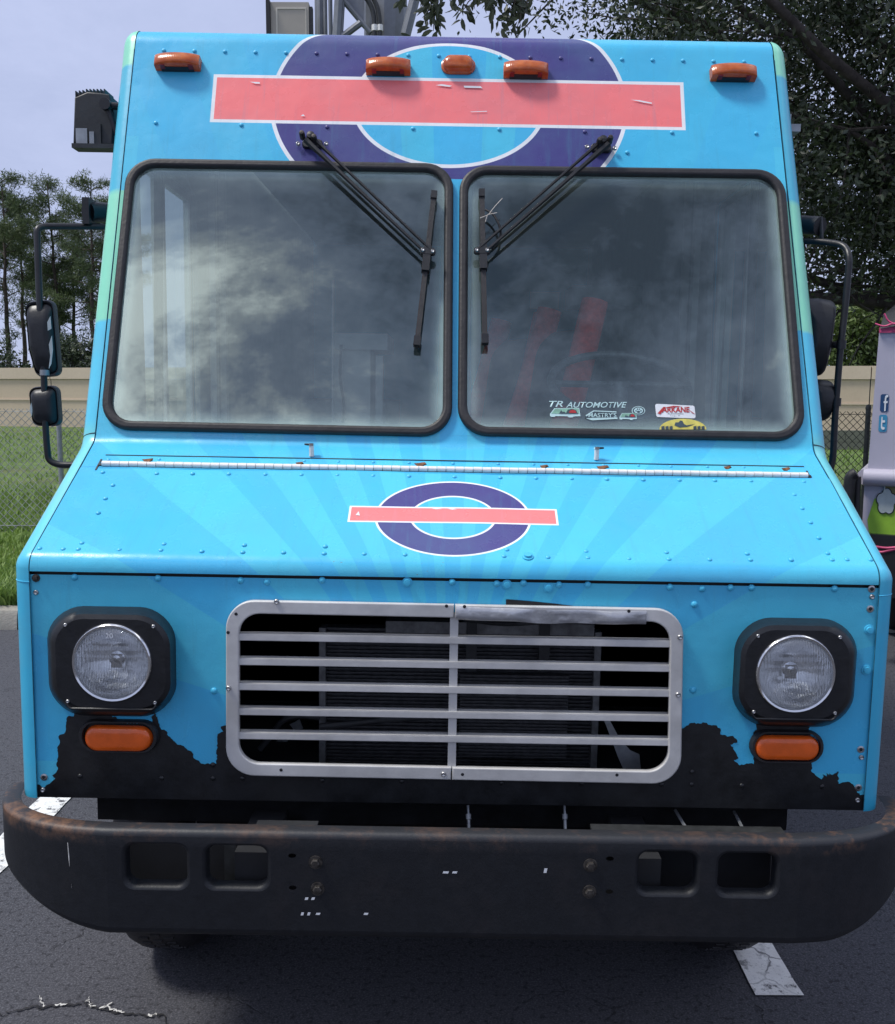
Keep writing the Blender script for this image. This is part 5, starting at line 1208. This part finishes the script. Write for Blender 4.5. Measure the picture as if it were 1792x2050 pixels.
q = tY(178, 253, 3.03); b = MB(); b.box((q.x, 3.028, q.z-.055), (q.x+.036, 3.038, q.z+.008)); sub(part(b, 'driver_cover', 'floodlight_body', 20), flood)
for (px, py, w_, h_) in ((153, 271, .034, .05), (180, 275, .014, .04)):
    q = tY(px, py, 3.03); b = MB(); b.box((q.x, 3.0255, q.z-h_*.6), (q.x+w_, 3.0275, q.z+h_*.4)); sub(part(b, 'rating_label', 'galvanised', 20), flood)
b = MB(); q = tY(1586, 262, 3.1); b.box((q.x-.05, 3.06, q.z-.012), (q.x+.012, 3.2, q.z+.010)); b.box((q.x-.05, 3.10, q.z+.0101), (q.x-.005, 3.2, q.z+.05)); part(b, 'floodlight', 'galvanised', 20, label='edge of a second floodlight on the far cab side')
# roof bits
for px, py in ((293, 62), (428, 62), (450, 62)):
    q = tY(px, py, 3.4); b = MB(); b.tube([(q.x, 3.4, 2.765), (q.x, 3.4, 2.80)], .012, 8); part(b, 'roof_fitting', 'old_bolt', 40)

# ---- bumper
def m_bumper():
    m, t = new_mat('rusty_bumper')
    oc = t.n('ShaderNodeTexCoord').outputs['Object']; ge = t.n('ShaderNodeNewGeometry')
    z = t.n('ShaderNodeSeparateXYZ', {0: oc}).outputs[2]
    big = t.noise(oc, 5, 7, .7); fine = t.noise(oc, 45, 5, .7)
    topz = t.ramp(z, [(.672, 0.0), (.708, 1.0)])
    rust = t.m('MULTIPLY', t.ramp(t.m('ADD', t.m('MULTIPLY', big, .75), t.m('MULTIPLY', fine, .25)), [(.50, 0.0), (.62, 1.0)]), t.m('ADD', .015, t.m('MULTIPLY', topz, t.m('ADD', .30, t.m('MULTIPLY', .6, t.ramp(t.m('ABSOLUTE', t.n('ShaderNodeSeparateXYZ', {0: oc}).outputs[0]), [(.55, 0.0), (.95, 1.0)]))))))
    spots = t.ramp(t.noise(oc, 17, 4, .6), [(.74, 0.0), (.77, .8)])
    c = t.mix(t.ramp(fine, [(.3, 0.0), (.7, 1.0)]), (.0055, .0065, .009), (.010, .0118, .0155))
    c = t.mix(t.m('MULTIPLY', topz, .5), c, (.038, .040, .045))
    c = t.mix(t.m('MAXIMUM', rust, t.m('MULTIPLY', spots, .4)), c, t.mix(fine, (.13, .055, .025), (.26, .14, .075)))
    sc = t.ramp(t.noise(t.n('ShaderNodeVectorMath', {0: oc, 1: (30, 30, 2)}, operation='MULTIPLY').outputs[0], 3, 5, .7), [(.73, 0.0), (.76, .25)])
    c = t.mix(sc, c, (.12, .12, .12))
    return finish(m, t, pbsdf(t, c, t.m('ADD', .40, t.m('MULTIPLY', big, .25)), 0, t.bump(t.m('ADD', fine, t.noise(oc, 160, 2)), .10, .004), spec=.4))
m_bumper()
BZ0, BZ1, BYF = .468, .712, 1.968
FW = .745
plan = [(.0, BYF), (FW, BYF), (.83, BYF+.012), (.90, BYF+.034), (.96, BYF+.066), (1.005, BYF+.104), (1.035, BYF+.150), (1.052, BYF+.20), (1.058, BYF+.25)]
def planpts():
    half_ = [(.0, BYF), (.33, BYF), (FW, BYF)]; P = np.array(plan[1:])
    t = np.linspace(0, len(P)-1, 33)
    for q in t[1:]:
        i = int(min(q, len(P)-2)); f_ = q-i; p0, p1, p2, p3 = P[max(0, i-1)], P[i], P[i+1], P[min(len(P)-1, i+2)]
        half_.append(tuple(.5*((2*p1)+(-p0+p2)*f_+(2*p0-5*p1+4*p2-p3)*f_**2+(-p0+3*p1-3*p2+p3)*f_**3)))
    return [(-x, y) for x, y in half_[:0:-1]]+half_
PP = planpts(); OX_B = .012
def bsec(lo, hi, end):
    """section (z, back) ; bottom flange, face, top flange"""
    pts = []
    if lo: pts += [(BZ0+.004, .055)]+[(BZ0+.02-.02*math.cos(a)*1.0 if False else BZ0+.022-.022*math.cos(a), .022-.022*math.sin(a)) for a in np.linspace(0, math.pi/2, 6)]
    if hi: pts += [(BZ1-.014+.014*math.sin(a), .014-.014*math.cos(a)) for a in np.linspace(0, math.pi/2, 8)]+[(BZ1+.0005, .036), (BZ1-.004, .040)]
    return pts
def sweep(sec, rng_, taper=True):
    b = MB(); rings = []
    for k, (x, y) in enumerate(PP):
        if not rng_(x): continue
        a, c = PP[max(0, k-1)], PP[min(len(PP)-1, k+1)]; tx, ty = c[0]-a[0], c[1]-a[1]; l = math.hypot(tx, ty); nx, ny = -ty/l, tx/l      # inward normal
        e = max(0, (-x-FW)/.313) if x < 0 else max(0, (x-.80)/.25); low_ = (.125*e**1.6 if x < 0 else .12*e**1.9); hi_ = .004*e
        rings.append([Vector((OX_B+x+nx*bk, y+ny*bk, z+(low_*(BZ1-z)/(BZ1-BZ0))-hi_)) for z, bk in sec])
    b.rings(rings, False, False, False); return b
face_lo, face_hi = BZ0+.022, BZ1-.014
b = sweep(bsec(True, False, 0), lambda x: True); t2 = sweep(bsec(False, True, 0), lambda x: True); b.add(t2.v, t2.f)
sf = [(face_lo+(face_hi-face_lo)*k/6, 0.0) for k in range(7)]
for sg in (-1, 1):
    t2 = sweep(sf, (lambda x: x > FW-.005) if sg > 0 else (lambda x: x < -FW+.005)); b.add(t2.v, t2.f)
holes = []
bm_ = frame(Vector((0, BYF, 0)), Vector((0,0,1)), Vector((0,-1,0)))
for q in ((250,1690,374,1775), (411,1693,536,1777), (1275,1705,1399,1789), (1435,1708,1559,1792)):
    a, c = tY(q[0], q[3], BYF), tY(q[2], q[1], BYF); holes.append(roundpoly(rect(a.x-.006, a.z-.007, c.x+.006, min(c.z+.004, face_hi-.003)), .027, 6))
slots = []
for p in ((585,1713),(586,1777),(1221,1719),(1220,1785)): q = tY(*p, BYF); slots.append(ellipse(q.x, q.z, .0085, .005, 14))
fp = fillmesh(rect(OX_B-FW, face_lo, OX_B+FW, face_hi), holes+slots); fp.transform(bm_)
b.tri(fp)
def offs(pl, d):
    cx = sum(p[0] for p in pl)/len(pl); cy = sum(p[1] for p in pl)/len(pl); hw = max(abs(p[0]-cx) for p in pl); hh = max(abs(p[1]-cy) for p in pl)
    return [(cx+(p[0]-cx)*(hw-d)/hw, cy+(p[1]-cy)*(hh-d)/hh) for p in pl]
for h in holes:
    rg = [[bm_ @ Vector((*p, -w_)) for p in offs(h, d)] for d, w_ in ((0, 0), (.0025, .001), (.006, .004), (.0085, .010), (.009, .030))]
    t2 = MB(); t2.rings(rg, False, False); b.add(t2.v, t2.f)
bumper = part(b, 'bumper', 'rusty_bumper', 50, label='black steel bumper with rust along its top and four cut-outs')
for s_ in slots:
    pass
for p in ((632,1726),(636,1779),(1182,1732),(1180,1785)):
    q = tY(*p, BYF); b = MB(); M_ = bm_ @ Matrix.Translation((q.x, q.z, 0)); b.lathe([(.015, 0), (.015, .002), (.010, .0024)], M_, 18, False, True); b.lathe([(.0098, .002), (.0098, .009), (.008, .0105), (0, .011)], M_, 6); sub(part(b, 'bolt', 'old_bolt', 30), bumper)
# leftovers of white stencil paint and scrapes
for q in ((886,1744,899,1748),(905,1744,916,1748),(610,1796,618,1801),(623,1796,631,1801),(602,1826,609,1832),(615,1826,622,1832),(632,1827,642,1831),(728,1827,738,1831),(1088,1738,1096,1747)):
    a, c = tY(q[0], q[3], BYF), tY(q[2], q[1], BYF); sub(plate('paint_fleck', [(a.x, a.z), (c.x-.002, a.z), (c.x, c.z), (a.x+.002, c.z)], bm_, 'print_white', truck, w=.001), bumper)
for pts in ([(136,1687),(140,1735)], [(141,1745),(147,1808)]):
    P_ = []
    for px, py in pts:
        q = tY(px, py, BYF+.03); best = min(PP, key=lambda p: abs(p[0]+OX_B-q.x)); P_.append(tY(px, py, best[1]-.0005))
    b = MB(); b.tube([P_[0], P_[0].lerp(P_[1], .5)+Vector((0, -.0006, 0)), P_[1]], .0011, 5); sub(part(b, 'scrape', 'chalk', 40), bumper)
# under-nose parts
b = MB(); a, c = tY(196, 1642, 2.24), tY(1578, 1600, 2.24); b.box((a.x, 2.24, a.z+.002), (c.x, 2.30, .72)); part(b, 'front_crossmember', 'black_paint')
b = MB(); b.box((-.60, 2.32, .44), (.60, 2.5, .66)); b.box((-.47, 2.02, .50), (-.39, 4.5, .64)); b.box((.39, 2.02, .50), (.47, 4.5, .64)); b.box((-.75, 2.71, .36), (.75, 2.79, .44)); part(b, 'chassis', 'dark_void')
for pts in ([(1352,1622),(1380,1668)], [(1470,1625),(1492,1668)]):
    b = MB(); b.tube([tY(*pts[0], 2.22), tY(*pts[1], 2.12)], .004, 6); part(b, 'stay_rod', 'galvanised', 50)
for px in (937, 1130):
    b = MB(); q0, q1, q2 = tY(px, 1612, 2.2), tY(px+1, 1630, 2.19), tY(px+2, 1660, 2.17); b.tube([q0, q1], .003, 6); b.tube([q1, q1.lerp(q2, .35)], .0065, 8); b.tube([q1.lerp(q2, .35), q2], .004, 6); part(b, 'drain_tube', 'galvanised', 50)
b = MB(); b.box((tY(1180, 1650, 2.15).x, 2.05, .655), (tY(1560, 1650, 2.15).x, 2.14, .663)); part(b, 'bumper_bracket', 'fence_dark')
b = MB(); b.box((tY(520, 1650, 2.15).x, 2.05, .658), (tY(640, 1650, 2.15).x, 2.13, .664)); part(b, 'bumper_bracket', 'dark_trim')
for (x0, x1) in ((-.35, -.29), (.28, .34)):
    pass
b = MB(); q = tY(460, 1735, 2.05); b.box((q.x-.012, 2.05, .5), (q.x+.014, 2.056, .68)); part(b, 'bumper_stay', 'fence_dark')
b = MB(); b.box((-.74, 2.10, .47), (.74, 2.115, .655)); part(b, 'added_shade_plate', 'dark_void')  # added dark plate: darkens the bumper cut-outs and blocks light to the ground

# ---- wheels (upright: the body leans on its springs)
TR, TWD = .385, .205
for sx, yc in ((-1, 2.82), (1, 2.82), (-1, 5.7), (1, 5.7)):
    xc = sx*.805; Mw = Matrix.Translation((xc, yc, TR)) @ Matrix.Rotation(math.pi/2, 4, 'Y'); hwd = TWD/2
    b = MB(); b.lathe([(.21, -hwd*.9), (.27, -hwd), (.34, -hwd*.98), (.37, -hwd*.86), (.383, -hwd*.6), (.385, 0), (.383, hwd*.6), (.37, hwd*.86), (.34, hwd*.98), (.27, hwd), (.21, hwd*.9)], Mw, 40)
    for k in range(60):
        for u in (-.035, 0, .035):
            b.box((TR-.004, -.007, u-.013), (TR+.0015-.014*(abs(u) > .06), .007, u+.013), Mw @ Matrix.Rotation(2*math.pi*(k+(.5 if u in (-.035, .035) else 0))/60, 4, 'Z'))
    o = b.build('wheel', 'black_rubber', None, 40); o.parent = truck
    o.matrix_parent_inverse = Matrix.Translation((0, -TRUCK_Y, 0)); o.matrix_basis = (Matrix.Translation((0,0,0)))
    corr = (Matrix.Translation(truck.location) @ RL.to_4x4() @ Matrix.Translation((0, -TRUCK_Y, 0))).inverted(); o.matrix_basis = corr
    b = MB(); b.lathe([(0, -.05), (.08, -.05), (.09, -.08), (.19, -.06), (.212, -.09), (.214, .09), (.0, .05)], Mw, 24); r_ = b.build('rim', 'white_metal', None, 40); r_.parent = o

# ---- cab interior
def seat(xc, yc, turn_=0.0):
    b = MB(); M_ = Matrix.Translation((xc, yc, .95)) @ Matrix.Rotation(turn_, 4, 'Z') @ Matrix.Rotation(math.radians(-8), 4, 'X')
    Z = lambda u0, v0, u1, v1, r: roundpoly(rect(u0, v0, u1, v1), r, 5)
    fr = M_ @ Matrix(((1,0,0,0),(0,0,-1,0),(0,1,0,0),(0,0,0,1)))
    b.rings(pillow(Z(-.17, .10, .17, .93, .08), [(.96, -.06), (1, -.03), (1, .03), (.92, .06)], fr)); st = part(b, 'seat', 'dark_trim', 60)
    for sg in (-1, 1):
        pts = [M_ @ Vector((sg*.225, -.42, .14)), M_ @ Vector((sg*.22, -.16, .24)), M_ @ Vector((sg*.205, -.06, .62)), M_ @ Vector((sg*.185, -.02, 1.02))]
        b = MB(); b.tube(smoothpath(pts, .22, 8), .045, 10); sub(part(b, 'bolster', 'red_fabric', 60), st)
    b = MB(); b.rings([[M_ @ Vector((x, y, z)) for x, y in roundpoly(rect(-.24, -.52, .24, .02), .06, 5)] for z in (-.02, .05, .12)]); sub(part(b, 'cushion', 'red_fabric', 60), st)
    b = MB(); b.tube([(xc, yc-.2, .72), (xc, yc-.2, .95)], .08, 12); sub(part(b, 'pedestal', 'dark_trim', 50), st)
seat(tY(1085, 750, 3.25).x, 3.42, math.radians(-72))
seat(tY(1000, 750, 3.6).x, 4.0, math.radians(-66))
b = MB(); c = tY(1240, 770, 3.0); tilt = Matrix.Translation(c) @ Matrix.Rotation(math.radians(28), 4, 'X')
b.tube([tilt @ Vector((.21*math.cos(t), .21*math.sin(t), 0)) for t in np.linspace(0, 2*math.pi, 37)], .013, 8, False); b.tube([tilt @ Vector((-.2, 0, 0)), tilt @ Vector((.2, 0, 0))], .012, 6); b.tube([c, c+Vector((0, -.12, -.3))], .025, 8); part(b, 'steering_wheel', 'radiator_rail', 60)
def pxbox(nm, x0, y0, x1, y1, Y, dY, mat):
    a, c = tY(x0, y1, Y), tY(x1, y0, Y); b = MB(); b.box((a.x, Y, a.z), (c.x, Y+dY, c.z)); return part(b, nm, mat, 20)
pxbox('cabinet', 668, 700, 742, 900, 4.0, .4, 'cabin_white'); pxbox('cabinet_top', 669, 668, 776, 699, 3.97, .45, 'cabin_white'); pxbox('cabinet_post', 751, 712, 767, 900, 4.0, .05, 'cabin_white')
pxbox('partition_post', 664, 560, 668, 900, 3.95, .03, 'cabin_white'); pxbox('notice', 1061, 585, 1120, 618, 4.6, .01, 'cabin_white'); pxbox('shelf', 1145, 573, 1285, 610, 4.9, .3, 'cabin_panel')
b = MB(); b.tube(smoothpath([tY(683, 690, 3.96), tY(680, 760, 3.96), tY(690, 810, 3.96), tY(684, 870, 3.96)], .05), .006, 6); part(b, 'cable', 'dark_trim', 60)
b = MB(); b.box((-.95, 5.2, .73), (-.35, 6.8, 1.6)); b.box((.35, 4.8, .73), (.95, 6.8, 1.55)); part(b, 'galley_counter', 'galvanised', 20)
